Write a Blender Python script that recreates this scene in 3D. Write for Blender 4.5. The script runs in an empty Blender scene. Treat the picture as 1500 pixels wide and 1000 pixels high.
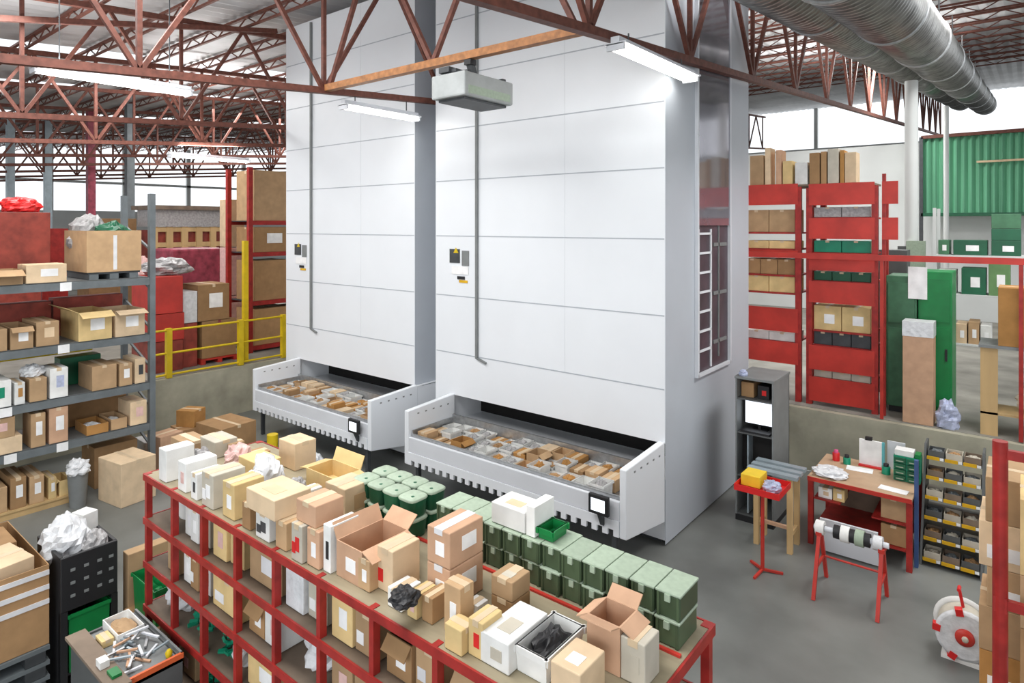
import bpy, math, random
from mathutils import Vector, Matrix, noise
random.seed(7)
R = random.Random(11)
SC = bpy.context.scene
COL = SC.collection
PI = math.pi

# ------------------------------------------------------------------ survey
# building axes: X along the front of the white lift towers, Y into the hall, camera above (0,0)
CS, SN, F, HX, HY, H = 0.778, 0.628, 929.0, 750.0, 330.0, 4.0
def ray(px, py=330):
    dx = (px - HX) / F
    return dx * CS - SN, dx * SN + CS, (HY - py) / F
def atz(px, py, z):
    a, b, c = ray(px, py); t = (z - H) / c
    return Vector((a * t, b * t, z))
def aty(px, py, Y):
    a, b, c = ray(px, py); t = Y / b
    return Vector((a * t, Y, H + c * t))
def atx(px, py, X):
    a, b, c = ray(px, py); t = X / a
    return Vector((X, b * t, H + c * t))

# ------------------------------------------------------------------ materials
MATS = {}
def mat(name, col, rough=0.6, metal=0.0, var=0.12, scale=6.0, emit=0.0, rnd=0.0, bump=0.0, spec=0.4, alpha=1.0, stretch=None):
    if name in MATS: return MATS[name]
    m = bpy.data.materials.new(name); m.use_nodes = True
    nt = m.node_tree; N = nt.nodes; L = nt.links
    bs = N['Principled BSDF']
    bs.inputs['Roughness'].default_value = rough
    bs.inputs['Metallic'].default_value = metal
    bs.inputs['Specular IOR Level'].default_value = spec
    tc = N.new('ShaderNodeTexCoord')
    src = tc.outputs['Object']
    if stretch:
        mp = N.new('ShaderNodeMapping'); mp.inputs['Scale'].default_value = stretch
        L.new(src, mp.inputs['Vector']); src = mp.outputs['Vector']
    nz = N.new('ShaderNodeTexNoise'); nz.inputs['Scale'].default_value = scale; nz.inputs['Detail'].default_value = 5
    L.new(src, nz.inputs['Vector'])
    rp = N.new('ShaderNodeValToRGB')
    rp.color_ramp.elements[0].position = 0.3; rp.color_ramp.elements[1].position = 0.7
    rp.color_ramp.elements[0].color = tuple(max(0, c * (1 - var)) for c in col) + (1,)
    rp.color_ramp.elements[1].color = tuple(min(1, c * (1 + var)) for c in col) + (1,)
    L.new(nz.outputs['Fac'], rp.inputs['Fac'])
    out = rp.outputs['Color']
    if rnd:
        oi = N.new('ShaderNodeObjectInfo')
        mr = N.new('ShaderNodeMapRange'); mr.inputs[3].default_value = 1 - rnd; mr.inputs[4].default_value = 1 + rnd
        L.new(oi.outputs['Random'], mr.inputs[0])
        hs = N.new('ShaderNodeHueSaturation'); L.new(mr.outputs[0], hs.inputs['Value']); L.new(out, hs.inputs['Color'])
        out = hs.outputs['Color']
    L.new(out, bs.inputs['Base Color'])
    if emit:
        L.new(out, bs.inputs['Emission Color']); bs.inputs['Emission Strength'].default_value = emit
    if bump:
        bp = N.new('ShaderNodeBump'); bp.inputs['Strength'].default_value = bump; bp.inputs['Distance'].default_value = 0.02
        L.new(nz.outputs['Fac'], bp.inputs['Height']); L.new(bp.outputs['Normal'], bs.inputs['Normal'])
    if alpha < 1: bs.inputs['Alpha'].default_value = alpha
    MATS[name] = m
    return m
TAN = mat('card_tan', (.455, .30, .168), .8, rnd=.16, spec=.2)
TAN2 = mat('card_pale', (.66, .50, .33), .8, rnd=.12, spec=.2)
TAN3 = mat('card_brown', (.36, .215, .105), .8, rnd=.15, spec=.2)
YEL = mat('card_yellow', (.68, .50, .24), .8, rnd=.1, spec=.2)
PINKC = mat('card_pink', (.55, .34, .22), .8, rnd=.1, spec=.2)
GREYC = mat('card_grey', (.52, .48, .40), .8, rnd=.12, spec=.2)
ORANGEC = mat('card_orange', (.42, .215, .07), .8, rnd=.1, spec=.2)
WHITEC = mat('card_white', (.74, .74, .72), .7, rnd=.08, spec=.3)
PAPER = mat('paper_white', (.85, .85, .85), .7)
TAPE = mat('tape_tan', (.62, .48, .32), .4)
TAPEW = mat('tape_white', (.72, .72, .74), .4)
RED = mat('paint_red', (.33, .022, .018), .45, var=.25, scale=9)
REDB = mat('paint_red_bright', (.49, .036, .025), .42, var=.2, scale=3)
MAROON = mat('plastic_maroon', (.27, .045, .03), .55, rnd=.15, var=.3)
MAGENTA = mat('wrap_magenta', (.26, .045, .07), .4, var=.4, rnd=.1)
RUST = mat('truss_red_oxide', (.15, .052, .036), .6, var=.3, scale=14)
ORUST = mat('truss_ochre', (.36, .15, .05), .55, var=.3, scale=14)
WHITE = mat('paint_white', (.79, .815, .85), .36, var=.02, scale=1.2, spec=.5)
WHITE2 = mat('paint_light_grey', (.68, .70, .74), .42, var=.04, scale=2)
FLANK = mat('flank_shade_grey', (.50, .535, .585), .4, var=.03, scale=1.5)  # tower white with its side shade put into the colour
SEAM = mat('seam_grey', (.42, .45, .49), .5, var=.05)
STEEL = mat('steel_grey', (.155, .175, .185), .5, .2, var=.15)
DSTEEL = mat('steel_dark', (.06, .065, .07), .5, .2, var=.2)
GALV = mat('galvanised', (.50, .51, .52), .35, .8, var=.15, scale=20)
DUCTM = mat('duct_metal', (.30, .30, .295), .33, .75, var=.35, scale=5)
BLACK = mat('plastic_black', (.016, .016, .018), .5)
DARK = mat('void_shade_dark', (.012, .011, .011), .8)  # near-black for shade painted inside openings
YELLOW = mat('paint_yellow', (.66, .47, .01), .45)
LABELY = mat('label_yellow', (.70, .40, .01), .5)
GREEN = mat('plastic_green_deep', (.012, .105, .05), .4, rnd=.25)
GREENB = mat('plastic_green_bright', (.006, .20, .05), .4, rnd=.12)
OLIVE = mat('plastic_olive', (.062, .095, .05), .45, rnd=.2, var=.15)
LIDG = mat('lid_sage', (.34, .42, .32), .5, rnd=.08, var=.1, scale=30)
GMACH = mat('paint_green_grey', (.055, .165, .085), .45, var=.2)
CONC = mat('concrete_floor', (.165, .172, .162), .36, var=.33, scale=.8, bump=.03, spec=.45)
CONCW = mat('concrete_wall', (.40, .38, .29), .8, var=.22, scale=2.5, bump=.1)
CONCD = mat('concrete_dock', (.25, .24, .21), .7, var=.3, scale=1.5)
PLY = mat('plywood', (.30, .255, .17), .6, var=.12, scale=3, stretch=(1, 6, 1))
WOOD = mat('wood_pale', (.56, .38, .18), .6, var=.18, scale=3, stretch=(1, 1, .15))
PLANK = mat('board_grey_brown', (.20, .15, .11), .7, var=.25, scale=4)
BAG = mat('film_white', (.68, .69, .71), .3, var=.12, scale=15, bump=.6, rnd=.06)
BAGG = mat('film_grey', (.36, .35, .35), .3, var=.25, scale=18, bump=.6)
BAGB = mat('film_blue', (.42, .46, .62), .3, var=.25, scale=14, bump=.6)
BAGP = mat('film_pink', (.70, .46, .43), .4, var=.12, scale=15, bump=.4)
DGREY = mat('paint_dark_grey', (.10, .105, .105), .5, var=.1)
MGREY = mat('paint_mid_grey', (.20, .21, .21), .5, var=.1)
BLUE = mat('paint_blue', (.05, .10, .25), .5)
BLUEG = mat('metal_blue_grey', (.36, .43, .47), .4, .4)
CURTG = mat('curtain_green', (.15, .40, .25), .6, var=.3, scale=2.2, stretch=(4, 1, .08))
WALLW = mat('wall_white', (.62, .64, .63), .8, var=.06, scale=.8)
GLASS = mat('glass_reflective', (.30, .29, .33), .08, .6, var=.2, scale=1.2, spec=1.0)
INNER = mat('shaft_interior_shade', (.075, .055, .068), .4, var=.3, scale=4)  # shade of the tower shaft put into the colour
SCREEN = mat('screen_lit', (.80, .85, .92), .3, emit=1.2, var=.03)
TUBEL = mat('tube_lit', (1, .98, .92), .3, emit=14, var=0)
REDP = mat('plastic_red', (.62, .02, .02), .4)
TEAL = mat('plastic_teal', (.01, .25, .14), .4, rnd=.1)
def deck_mat():
    m = mat('roof_deck', (.60, .60, .61), .6, .2, var=.2, scale=.7)
    return m
DECK = deck_mat()

# ------------------------------------------------------------------ mesh building
class MB:
    def __init__(s): s.v = []; s.f = []; s.sm = []
    def add(s, vs, fs, smooth=False):
        o = len(s.v); s.v += [tuple(v) for v in vs]
        for f in fs: s.f.append([i + o for i in f]); s.sm.append(smooth)
        return s
    def box(s, x0, x1, y0, y1, z0, z1, T=None):
        vs = [(x0,y0,z0),(x1,y0,z0),(x1,y1,z0),(x0,y1,z0),(x0,y0,z1),(x1,y0,z1),(x1,y1,z1),(x0,y1,z1)]
        if T is not None: vs = [T @ Vector(v) for v in vs]
        return s.add(vs, [(0,3,2,1),(4,5,6,7),(0,1,5,4),(1,2,6,5),(2,3,7,6),(3,0,4,7)])
    def cbox(s, c, d, T=None):
        return s.box(c[0]-d[0]/2, c[0]+d[0]/2, c[1]-d[1]/2, c[1]+d[1]/2, c[2]-d[2]/2, c[2]+d[2]/2, T)
    def bar(s, a, b, w, h=None):
        h = h or w; a = Vector(a); b = Vector(b); d = b - a; L = d.length
        q = d.to_track_quat('X', 'Z').to_matrix().to_4x4()
        return s.box(0, L, -w/2, w/2, -h/2, h/2, Matrix.Translation(a) @ q)
    def tube(s, a, b, r, n=10, r2=None):
        a = Vector(a); b = Vector(b); r2 = r if r2 is None else r2
        q = (b - a).to_track_quat('Z', 'Y').to_matrix()
        vs = []
        for p, rr in ((a, r), (b, r2)):
            for i in range(n):
                t = 2*PI*i/n; vs.append(p + q @ Vector((rr*math.cos(t), rr*math.sin(t), 0)))
        s.add(vs, [(i, (i+1)%n, n+(i+1)%n, n+i) for i in range(n)], True)
        return s.add([vs[i] for i in range(2*n)], [tuple(reversed(range(n))), tuple(range(n, 2*n))])
    def lathe(s, prof, n=20, T=None, sq=None):
        vs = []
        for r, z in prof:
            for i in range(n):
                t = 2*PI*i/n; c, q = math.cos(t), math.sin(t); k = 1
                if sq: k = 1 / ((abs(c)**sq + abs(q)**sq) ** (1/sq))
                v = Vector((r*c*k, r*q*k, z)); vs.append(T @ v if T is not None else v)
        m = len(prof); fs = []
        for j in range(m-1):
            fs += [(j*n+i, j*n+(i+1)%n, (j+1)*n+(i+1)%n, (j+1)*n+i) for i in range(n)]
        s.add(vs, fs, True)
        s.add(vs[:n], [tuple(reversed(range(n)))]); s.add(vs[-n:], [tuple(range(n))])
        return s
    def shell(s, w, d, h, t=.006, base=0.0, taper=0.0):
        W, D = w/2, d/2; b = 1 - taper
        o0 = [(-W*b,-D*b,base),(W*b,-D*b,base),(W*b,D*b,base),(-W*b,D*b,base)]
        o1 = [(-W,-D,base+h),(W,-D,base+h),(W,D,base+h),(-W,D,base+h)]
        i0 = [(-W*b+t,-D*b+t,base+t),(W*b-t,-D*b+t,base+t),(W*b-t,D*b-t,base+t),(-W*b+t,D*b-t,base+t)]
        i1 = [(-W+t,-D+t,base+h),(W-t,-D+t,base+h),(W-t,D-t,base+h),(-W+t,D-t,base+h)]
        fs = [(3,2,1,0),(8,9,10,11)]
        for i in range(4):
            j = (i+1) % 4
            fs += [(i,j,4+j,4+i),(8+j,8+i,12+i,12+j),(4+i,4+j,12+j,12+i)]
        return s.add(o0+o1+i0+i1, fs)
    def blob(s, w, d, h, seed=0, n=26, m=16, amp=.28, flat=True):
        vs = []
        for j in range(m+1):
            ph = -PI/2 + PI*j/m
            for i in range(n):
                t = 2*PI*i/n
                p = Vector((math.cos(ph)*math.cos(t), math.cos(ph)*math.sin(t), math.sin(ph)))
                k = 1 + amp * noise.noise(p*2.2 + Vector((seed*3.1, seed*1.7, 0))) + amp*.6*noise.noise(p*5 + Vector((seed, 0, seed))) + amp*.35*noise.noise(p*11 + Vector((0, seed, seed)))
                z = p.z*k
                if flat and z < -.55: z = -.55
                vs.append((p.x*k*w/2, p.y*k*d/2, (z+.55)/1.6*h))
        fs = [(j*n+i, j*n+(i+1)%n, (j+1)*n+(i+1)%n, (j+1)*n+i) for j in range(m) for i in range(n)]
        return s.add(vs, fs, False)
    def build(s, name, m, parent=None, loc=None, rz=0, bevel=0.0):
        me = bpy.data.meshes.new(name); me.from_pydata(s.v, [], s.f); me.materials.append(m)
        if any(s.sm): me.polygons.foreach_set('use_smooth', s.sm)
        me.update()
        o = bpy.data.objects.new(name, me); COL.objects.link(o)
        if loc is not None: o.location = loc
        o.rotation_euler.z = rz
        if parent: o.parent = parent
        if bevel:
            b = o.modifiers.new('edge', 'BEVEL'); b.width = bevel; b.segments = 2; b.limit_method = 'ANGLE'
        return o
def tag(o, label, cat, group=None):
    o['label'] = label; o['category'] = cat
    if group: o['group'] = group
    return o
def thing(name, label, cat, loc=(0,0,0), rz=0, group=None):
    o = bpy.data.objects.new(name, None); COL.objects.link(o)
    o.location = loc; o.rotation_euler.z = rz; o.empty_display_size = .1
    return tag(o, label, cat, group)
def struct(o):
    o['kind'] = 'structure'; return o
def dup(root, loc, rz=0, label=None):
    r = root.copy(); COL.objects.link(r); r.location = loc; r.rotation_euler.z = rz
    if label: r['label'] = label
    for ch in list(root.children):
        c = ch.copy(); COL.objects.link(c); c.parent = r
        for g in list(ch.children):
            d = g.copy(); COL.objects.link(d); d.parent = c
    return r
ORD = ['first','second','third','fourth','fifth','sixth','seventh','eighth','ninth','tenth','eleventh','twelfth','thirteenth','fourteenth']

# ------------------------------------------------------------------ generic goods
def carton(x0, x1, y0, y1, z, h, label, m=TAN, rz=0, tape=TAPE, lab=None, opened=False, name='cardboard_box', group=None, flapang=None, labm=PAPER, fill=None):
    """a carton standing at z; x/y extents before turning"""
    w, d = x1-x0, y1-y0; loc = ((x0+x1)/2, (y0+y1)/2, z+.001)
    b = MB()
    if opened: b.shell(w, d, h, .007)
    else: b.box(-w/2, w/2, -d/2, d/2, 0, h)
    o = b.build(name, m, loc=loc, rz=rz, bevel=0 if opened else min(.006, .05*min(w, d, h)))
    tag(o, label, 'box', group)
    if opened:
        fl = .42*min(w, d); t = .006
        for k, ang in enumerate(flapang or (.5, -.25, .7, .2)):
            if ang is None: continue
            f = MB()
            L = w if k % 2 == 0 else d; off = d/2 if k % 2 == 0 else w/2
            T = Matrix.Rotation([0, PI/2, PI, -PI/2][k], 4, 'Z') @ Matrix.Translation((0, -off, h)) @ Matrix.Rotation(ang, 4, 'X')
            f.box(-L/2+.004, L/2-.004, -fl, 0, -t, 0, T)
            f.build('flap', m, o)
        if fill is not None:
            MB().blob(w*.86, d*.86, h*.75, seed=R.random()*9, amp=.2).build('contents', fill, o, loc=(0, 0, .01))
    elif tape:
        tb = MB(); tw = min(.03, .2*min(w, d))
        if w > d: tb.box(-w/2-.0015, w/2+.0015, -tw, tw, h-.05*h-.02, h+.0015)
        else: tb.box(-tw, tw, -d/2-.0015, d/2+.0015, h-.05*h-.02, h+.0015)
        tb.build('tape', tape, o)
    for k in (lab or ()):
        f = MB()
        if k == 'f': f.box(-w*.12, w*.26, -d/2-.002, -d/2+.001, h*.28, h*.66)
        if k == 'l': f.box(-w*.42, -w*.1, -d/2-.002, -d/2+.001, h*.2, h*.5)
        if k == 'r': f.box(w/2-.001, w/2+.002, -d*.15, d*.28, h*.35, h*.75)
        if k == 't': f.box(-w*.2, w*.25, -d*.3, d*.05, h-.001, h+.002)
        f.build('label', labm, o)
    return o
def tote(x0, x1, y0, y1, z, h, label, m, name='plastic_tote', cat='bin', group=None, fill=None, rz=0):
    w, d = x1-x0, y1-y0
    o = MB().shell(w, d, h, .008, taper=.06).build(name, m, loc=((x0+x1)/2, (y0+y1)/2, z+.001), rz=rz)
    tag(o, label, cat, group)
    r = MB(); t = .014
    for s in (-1, 1):
        r.box(-w/2-t, w/2+t, s*d/2-t/2, s*d/2+t/2, h-.03, h)
        r.box(s*w/2-t/2, s*w/2+t/2, -d/2-t, d/2+t, h-.03, h)
    r.build('rim', m, o)
    if fill is not None:
        MB().blob(w*.84, d*.84, h*1.05, seed=R.random()*9, amp=.25).build('contents', fill, o, loc=(0, 0, .012))
    return o
def bag(x, y, z, w, d, h, label, m=BAG, name='plastic_bag', cat='bag', seed=None, amp=.28, group=None):
    sd = R.random()*20 if seed is None else seed
    b = MB().blob(w, d, h, seed=sd, amp=amp)
    o = b.build(name, m, loc=(x, y, z+.001)); tag(o, label, cat, group)
    return o

# ------------------------------------------------------------------ camera
cam = bpy.data.cameras.new('camera'); co = bpy.data.objects.new('camera', cam); COL.objects.link(co)
cam.sensor_width = 36; cam.lens = 36*F/1500; cam.shift_y = -170/1500; cam.clip_end = 200
co.location = (0, 0, H); co.rotation_euler = (PI/2, 0, math.atan2(SN, CS))
SC.camera = co

# ------------------------------------------------------------------ setting
DX, DY, DZ = -13.0, 11.1, 1.0     # dock edges and height
def roofz(y): return 7.78 + .08*y
b = MB(); b.add([(-46,-8,0),(16,-8,0),(16,DY,0),(-46,DY,0)], [(0,1,2,3)])
struct(b.build('floor', CONC))
b = MB(); b.box(-46, DX, -8, 42, .002, DZ)
struct(b.build('floor_dock_left', CONCW))
b = MB(); b.box(DX, 16, DY, 42, .002, DZ)
struct(b.build('floor_dock_back', CONCW))
b = MB(); b.box(-46, DX-.12, -8, 42, DZ, DZ+.012); b.box(DX-.12, 16, DY+.12, 42, DZ, DZ+.012)
struct(b.build('floor_dock_surface', CONCD))
# roof deck with open strips added to let in sky light, corrugated
b = MB()
sky = [(-38.5, -37.2), (-30.5, -29.5), (-23.6, -22.6), (-18.2, -17.4)]
xs = [-46]
for a, c in sky: xs += [a, c]
xs.append(16)
def strip(x0, x1, ya, yb):
    n = max(1, int((x1-x0)/.32)); vs = []; fs = []
    for i in range(2*n+1):
        x = x0 + (x1-x0)*i/(2*n); z = .035 if i % 2 else 0
        vs += [(x, ya, roofz(ya)+z), (x, yb, roofz(yb)+z)]
    for i in range(2*n): fs.append((2*i, 2*i+1, 2*i+3, 2*i+2))
    b.add(vs, fs)
for i in range(0, len(xs), 2): strip(xs[i], xs[i+1], -8, 42)
for a, c in sky:
    for ya, yb in ((-8, 3), (7, 8.5), (14, 16), (21.5, 23.5), (29, 31)): strip(a, c, ya, yb)
struct(b.build('ceiling', DECK))
b = MB(); b.box(-45.2, -45, -8, 42, DZ, 4.9)
for y in range(-8, 42, 4): b.box(-45.2, -45, y, y+.25, 4.9, 9.2)
b.box(-45.2, -45, -8, 42, 6.6, 6.75)
struct(b.build('wall_left', WALLW))
b = MB(); b.box(-45, 16, 41.8, 42, DZ, 8.7)
for x in range(-45, 16, 5): b.box(x, x+.2, 41.8, 42, 8.7, roofz(42))
struct(b.build('wall_back', WALLW))
b = MB(); b.box(-10.5, 1.8, 24.5, 24.62, DZ+.012, 6.7)
struct(b.build('wall_partition', WALLW))

# roof joists, open web, running along X
for k in range(23):
    y = 0.2 + 1.3*k; z1 = roofz(y)-.03; z0 = z1-.24; b = MB()
    b.box(-46, 4, y-.035, y+.035, z1-.05, z1); b.box(-46, 4, y-.025, y+.025, z0, z0+.04)
    n = 125
    for i in range(n):
        xa = -46 + 50*i/n; xb = -46 + 50*(i+1)/n
        za, zb = (z0+.02, z1-.02) if i % 2 else (z1-.02, z0+.02)
        b.bar((xa, y, za), (xb, y, zb), .022)
    o = b.build('ceiling_joist', RUST); struct(o)

# ------------------------------------------------------------------ roof trusses along Y
def zb(y): return 5.5 + .08*y
def zt(y): return roofz(y) - .36
P = 2.44
def truss(X, y0, y1, label, detailed):
    t = thing('roof_truss', label, 'roof truss', (X, 0, 0), 0, 'roof trusses running into the hall')
    w = .1
    b = MB(); b.bar((0, y0, zb(y0)), (0, y1, zb(y1)), w, .09); b.build('bottom_chord', RUST, t)
    b = MB(); b.bar((0, y0, zt(y0)), (0, y1, zt(y1)), w, .1); b.build('top_chord', RUST, t)
    ws = MB(); y = 5.38 - 10*P
    while y < y1 - .1:
        if y >= y0:
            segs = [('vertical', (0, y, zb(y)), (0, y, zt(y)))]
            for s in (-1, 1):
                ym = y + s*P/2
                if y0 <= ym <= y1: segs.append(('diagonal', (0, y, zb(y)), (0, ym, zt(ym))))
            for nm, p, q in segs:
                if detailed and y < 20: MB().bar(p, q, .055).build(nm, RUST, t)
                else: ws.bar(p, q, .06)
        y += P
    if ws.v: ws.build('web', RUST, t)
    return t
truss(-7.81, -3, 21.5, 'red oxide lattice truss passing into the gap between the two white towers', True)
truss(-3.36, -3, 40, 'red oxide lattice truss running beside the glazed flank of the white tower', True)
for i, X in enumerate((-12.35, -16.75, -21.15, -25.55, -29.95, -34.35, -38.75)):
    truss(X, -5, 40, ORD[i] + ' red oxide lattice truss beyond the outer edge of the far white tower', i < 1)
g = thing('cross_girder', 'ochre red lattice girder crossing between two trusses in front of the white towers', 'girder', (0, 5.4, 0))
za = zb(5.4)+.03
MB().bar((-7.75, 0, za), (-3.42, 0, za), .1, .09).build('bottom_chord', ORUST, g)
MB().bar((-7.75, 0, zt(5.4)), (-3.42, 0, zt(5.4)), .1, .09).build('top_chord', RUST, g)
for xa, xb in ((-7.7, -6.7), (-5.6, -6.7), (-5.6, -4.5), (-3.5, -4.5)):
    MB().bar((xa, 0, za), (xb, 0, zt(5.4)), .055).build('diagonal', RUST, g)
p0 = atx(0, 27, -12.2); p1 = atx(411, 46, -12.2)
d = (p1-p0).normalized()
o = MB().bar(p0-d*1.5, p1-d*.1, .09).build('roof_brace', RUST); tag(o, 'long slanting red oxide roof brace high above the grey pallet rack', 'brace')

# ------------------------------------------------------------------ ducts
def duct(X, r, y0, y1, label, zq):
    def zc(y): return 4 + zq + .1*y
    t = thing('ventilation_duct', label, 'duct', (X, 0, 0), 0, 'round ducts under the roof')
    a = Vector((0, y0, zc(y0))); c = Vector((0, y1, zc(y1)))
    T = Matrix.Translation(a) @ (c-a).to_track_quat('Z', 'Y').to_matrix().to_4x4()
    L = (c-a).length; n = int(L/.14); prof = []
    for i in range(n+1):
        z = L*i/n; prof += [(r, z), (r, z+.10), (r+.012, z+.11), (r+.012, z+.13)]
    MB().lathe(prof[:-1], 32, T).build('pipe', DUCTM, t)
    y = y0 + .6
    while y < y1:
        b = MB(); b.lathe([(r+.018, -.025), (r+.03, -.02), (r+.03, .02), (r+.018, .025)], 32, Matrix.Translation((0, y, zc(y))) @ (c-a).to_track_quat('Z', 'Y').to_matrix().to_4x4())
        b.build('collar', GALV, t)
        MB().bar((0, y, zc(y)+r), (0, y, roofz(y)-.3), .025).build('hanger', GALV, t)
        y += 3.0
    return t
duct(-2.16, .40, 2.5, 34, 'dark round metal duct nearer the red lattice truss', 2.05)
duct(-1.31, .40, 2.5, 34, 'bright silver round metal duct beside the dark one, farther from the truss', 1.77)

# ------------------------------------------------------------------ lights hung under the roof
def tube_light(x, y0, y1, z, label, top, drop=None):
    t = thing('tube_light', label, 'ceiling light', (x, (y0+y1)/2, z), 0, 'fluorescent lights')
    L = y1-y0
    MB().box(-.13, .13, -L/2, L/2, .03, .05).box(-.05, .05, -L/2, L/2, .05, .11).build('housing', WHITE2, t)
    for s in (-1, 1):
        MB().tube((s*.06, -L/2+.03, 0), (s*.06, L/2-.03, 0), .02, 8).build('tube', TUBEL, t)
        MB().bar((0, s*L*.35, .1), (0, s*L*.35, top-z), .012).build('hanger', DSTEEL, t)
    for s in (-1, 1):
        MB().box(-.1, .1, s*(L/2-.015)-.015, s*(L/2-.015)+.015, -.03, .04).build('end_cap', WHITE2, t)
    return t
tube_light(-9.25, 2.3, 4.15, 5.86, 'long lit tube light hanging above the grey pallet rack', roofz(3.2)-.3)
tube_light(-16.75, 7.0, 9.1, 5.75, 'short lit tube light seen far back beside the white tower edge', zb(8))
tube_light(-3.25, 5.7, 7.6, 5.82, 'lit tube light hanging by the corner of the near white tower', zb(6.6))
tube_light(-7.8, 5.7, 7.15, 5.74, 'lit tube light hung under the truss facing the gap between towers', zb(6.4))

h = thing('air_heater', 'grey boxy air heater hanging on a dark bracket before the white tower', 'heater', (-4.98, 5.45, 5.42))
MB().box(-.26, .26, -.42, .42, 0, .27).build('casing', mat('heater_grey', (.36, .38, .38), .4), h, bevel=.02)
MB().box(-.20, .20, -.36, .36, -.03, 0).build('underside_grille', DSTEEL, h)
for s in (-1, 1): MB().box(-.22, .22, s*.3-.03, s*.3+.03, .27, .3).build('rail', DSTEEL, h)
MB().box(-.05, .05, -.34, .34, .3, .335).bar((0, 0, .33), (0, -.05, .45), .07).build('bracket', DSTEEL, h)
MB().box(-.05, .05, -.1, .0, .43, .49).build('mounting_clamp', BLACK, h)
MB().box(-.18, -.02, -.38, -.28, .3, .36).build('junction_box', DSTEEL, h)
MB().box(.255, .264, -.36, .36, .03, .12).build('louvre_strip', LIDG, h)

# ------------------------------------------------------------------ the two white vertical lift towers
YF, YB, YBAY, ZTOP = 7.35, 10.42, 6.36, 8.1
def tower(x0, x1, bx0, bx1, label, window):
    t = thing('lift_tower', label, 'storage tower', (x0, YF, 0), 0)
    W = x1-x0; D = YB-YF; zo0, zo1 = .93, 1.28
    w_0, w_1 = (8.28-YF, 9.5-YF) if window else (1.2, 1.21)
    b = MB()
    b.box(0, W, .02, D, .06, zo0-.1); b.box(0, W, .75, D, zo0-.1, zo1)
    b.box(0, bx0-x0, .0, .75, zo0-.1, zo1); b.box(bx1-x0, W+.0001, .0, .75, zo0-.1, zo1)
    b.box(0, W, 0, D, zo1, ZTOP)
    b.build('cabinet', WHITE, t)
    MB().box(.08, W-.08, .08, D-.05, 0, .06).build('plinth', DSTEEL, t)
    MB().box(bx0-x0, bx1-x0, .73, .749, zo0-.09, zo1).box(bx0-x0, bx1-x0, .1, .74, zo1-.012, zo1-.002).build('opening_shade', DARK, t)  # dark sheets paint the shade inside the bay opening
    s = MB()
    for z in (1.95, 2.87, 3.83, 4.72, 5.55, 6.4, 7.3): s.box(.02, W-.01, -.004, .002, z-.008, z+.008)
    s.build('panel_seams', SEAM, t)
    s = MB()
    for fx in (.63,): s.box(W*fx-.003, W*fx+.003, -.003, .002, 1.95, ZTOP-.02)
    s.build('upright_seams', WHITE2, t)
    c = MB(); c.bar((.93, -.022, 1.93), (.93, -.022, ZTOP-.05), .04, .04); c.bar((.92, -.022, 1.94), (1.12, -.022, 1.88), .03, .03)
    c.build('cable_conduit', MGREY, t)
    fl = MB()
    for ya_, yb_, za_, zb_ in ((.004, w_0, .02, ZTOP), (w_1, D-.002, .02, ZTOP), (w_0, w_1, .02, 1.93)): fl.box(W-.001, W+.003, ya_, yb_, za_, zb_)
    fl.build('flank_shade_skin', FLANK, t)  # thin skin over the cabinet, carries the painted flank shade
    # warning notices
    n = MB().box(.33, .55, -.012, -.001, 3.40, 3.62); n.build('notice', DSTEEL, t)
    n = MB().box(.60, .75, -.012, -.001, 3.36, 3.60); n.build('notice', MGREY, t)
    n = MB().box(.38, .74, -.014, -.002, 3.22, 3.35); n.build('notice', PAPER, t)
    n = MB().add([(.42, -.015, 3.56), (.53, -.015, 3.56), (.475, -.015, 3.65)], [(0, 1, 2)]); n.build('warning_triangle', YELLOW, t)
    n = MB().box(.54, .72, -.013, -.002, 3.09, 3.13); n.build('notice', LABELY, t)
    n = MB().box(.50, .66, -.013, -.002, 3.14, 3.19); n.build('notice', BLACK, t)
    # access bay
    a0, a1, yb = bx0-x0, bx1-x0, YBAY-YF
    for nm, xa, xb in (('bay_side_panel', a0, a0+.09), ('bay_side_panel', a1-.09, a1-.001)):
        b = MB(); b.add([(xa, yb, .45), (xb, yb, .45), (xb, yb, 1.24), (xa, yb, 1.24),
                         (xa, -.002, .3), (xb, -.002, .3), (xb, -.002, 1.3), (xa, -.002, 1.3)],
                        [(0,1,2,3),(5,4,7,6),(1,5,6,2),(4,0,3,7),(3,2,6,7),(4,5,1,0)])
        p = b.build(nm, WHITE, t, bevel=.012)
        for k in range(5): MB().cbox((xb+.001, yb*.16*(k+1), 1.17), (.006, .035, .02)).build('bolt', MGREY, p)
    MB().box(a0+.09, a1-.09, yb+.05, -.002, .70, .74).build('bay_floor', WHITE2, t)
    MB().box(a0+.09, a1-.09, yb, yb+.05, .64, .86).build('tray_front', WHITE2, t, bevel=.01)
    n = 2*int((a1-a0)/.15)+1; dx_ = (a1-a0-.18)/n; vs = []; fs = []
    for k in range(n+1):
        x_ = a0+.09+dx_*k; vs += [(x_, yb-.012, .64), (x_, yb-.012, .53), (x_, yb-.012, .46)]
    for k in range(n):
        q = 3*k; fs.append((q+1, q+4, q+3, q))
        if k % 2 == 0: fs.append((q+2, q+5, q+4, q+1))
    lo = MB().add(vs, fs).build('front_lip', WHITE, t)
    so = lo.modifiers.new('thick', 'SOLIDIFY'); so.thickness = .03; so.offset = -1
    tr = MB(); tr.box(a0+.1, a1-.1, yb+.06, -.06, .742, .76)
    tr.box(a0+.1, a1-.1, -.07, -.04, .76, .99); tr.box(a0+.1, a1-.1, yb+.055, yb+.075, .76, .9)
    for xx in (a0+.11, a1-.11): tr.box(xx-.01, xx+.01, yb+.06, -.05, .76, .95)
    tr.build('tray', GALV, t)
    # control screen on a stalk
    sx = a1-.30
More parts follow.
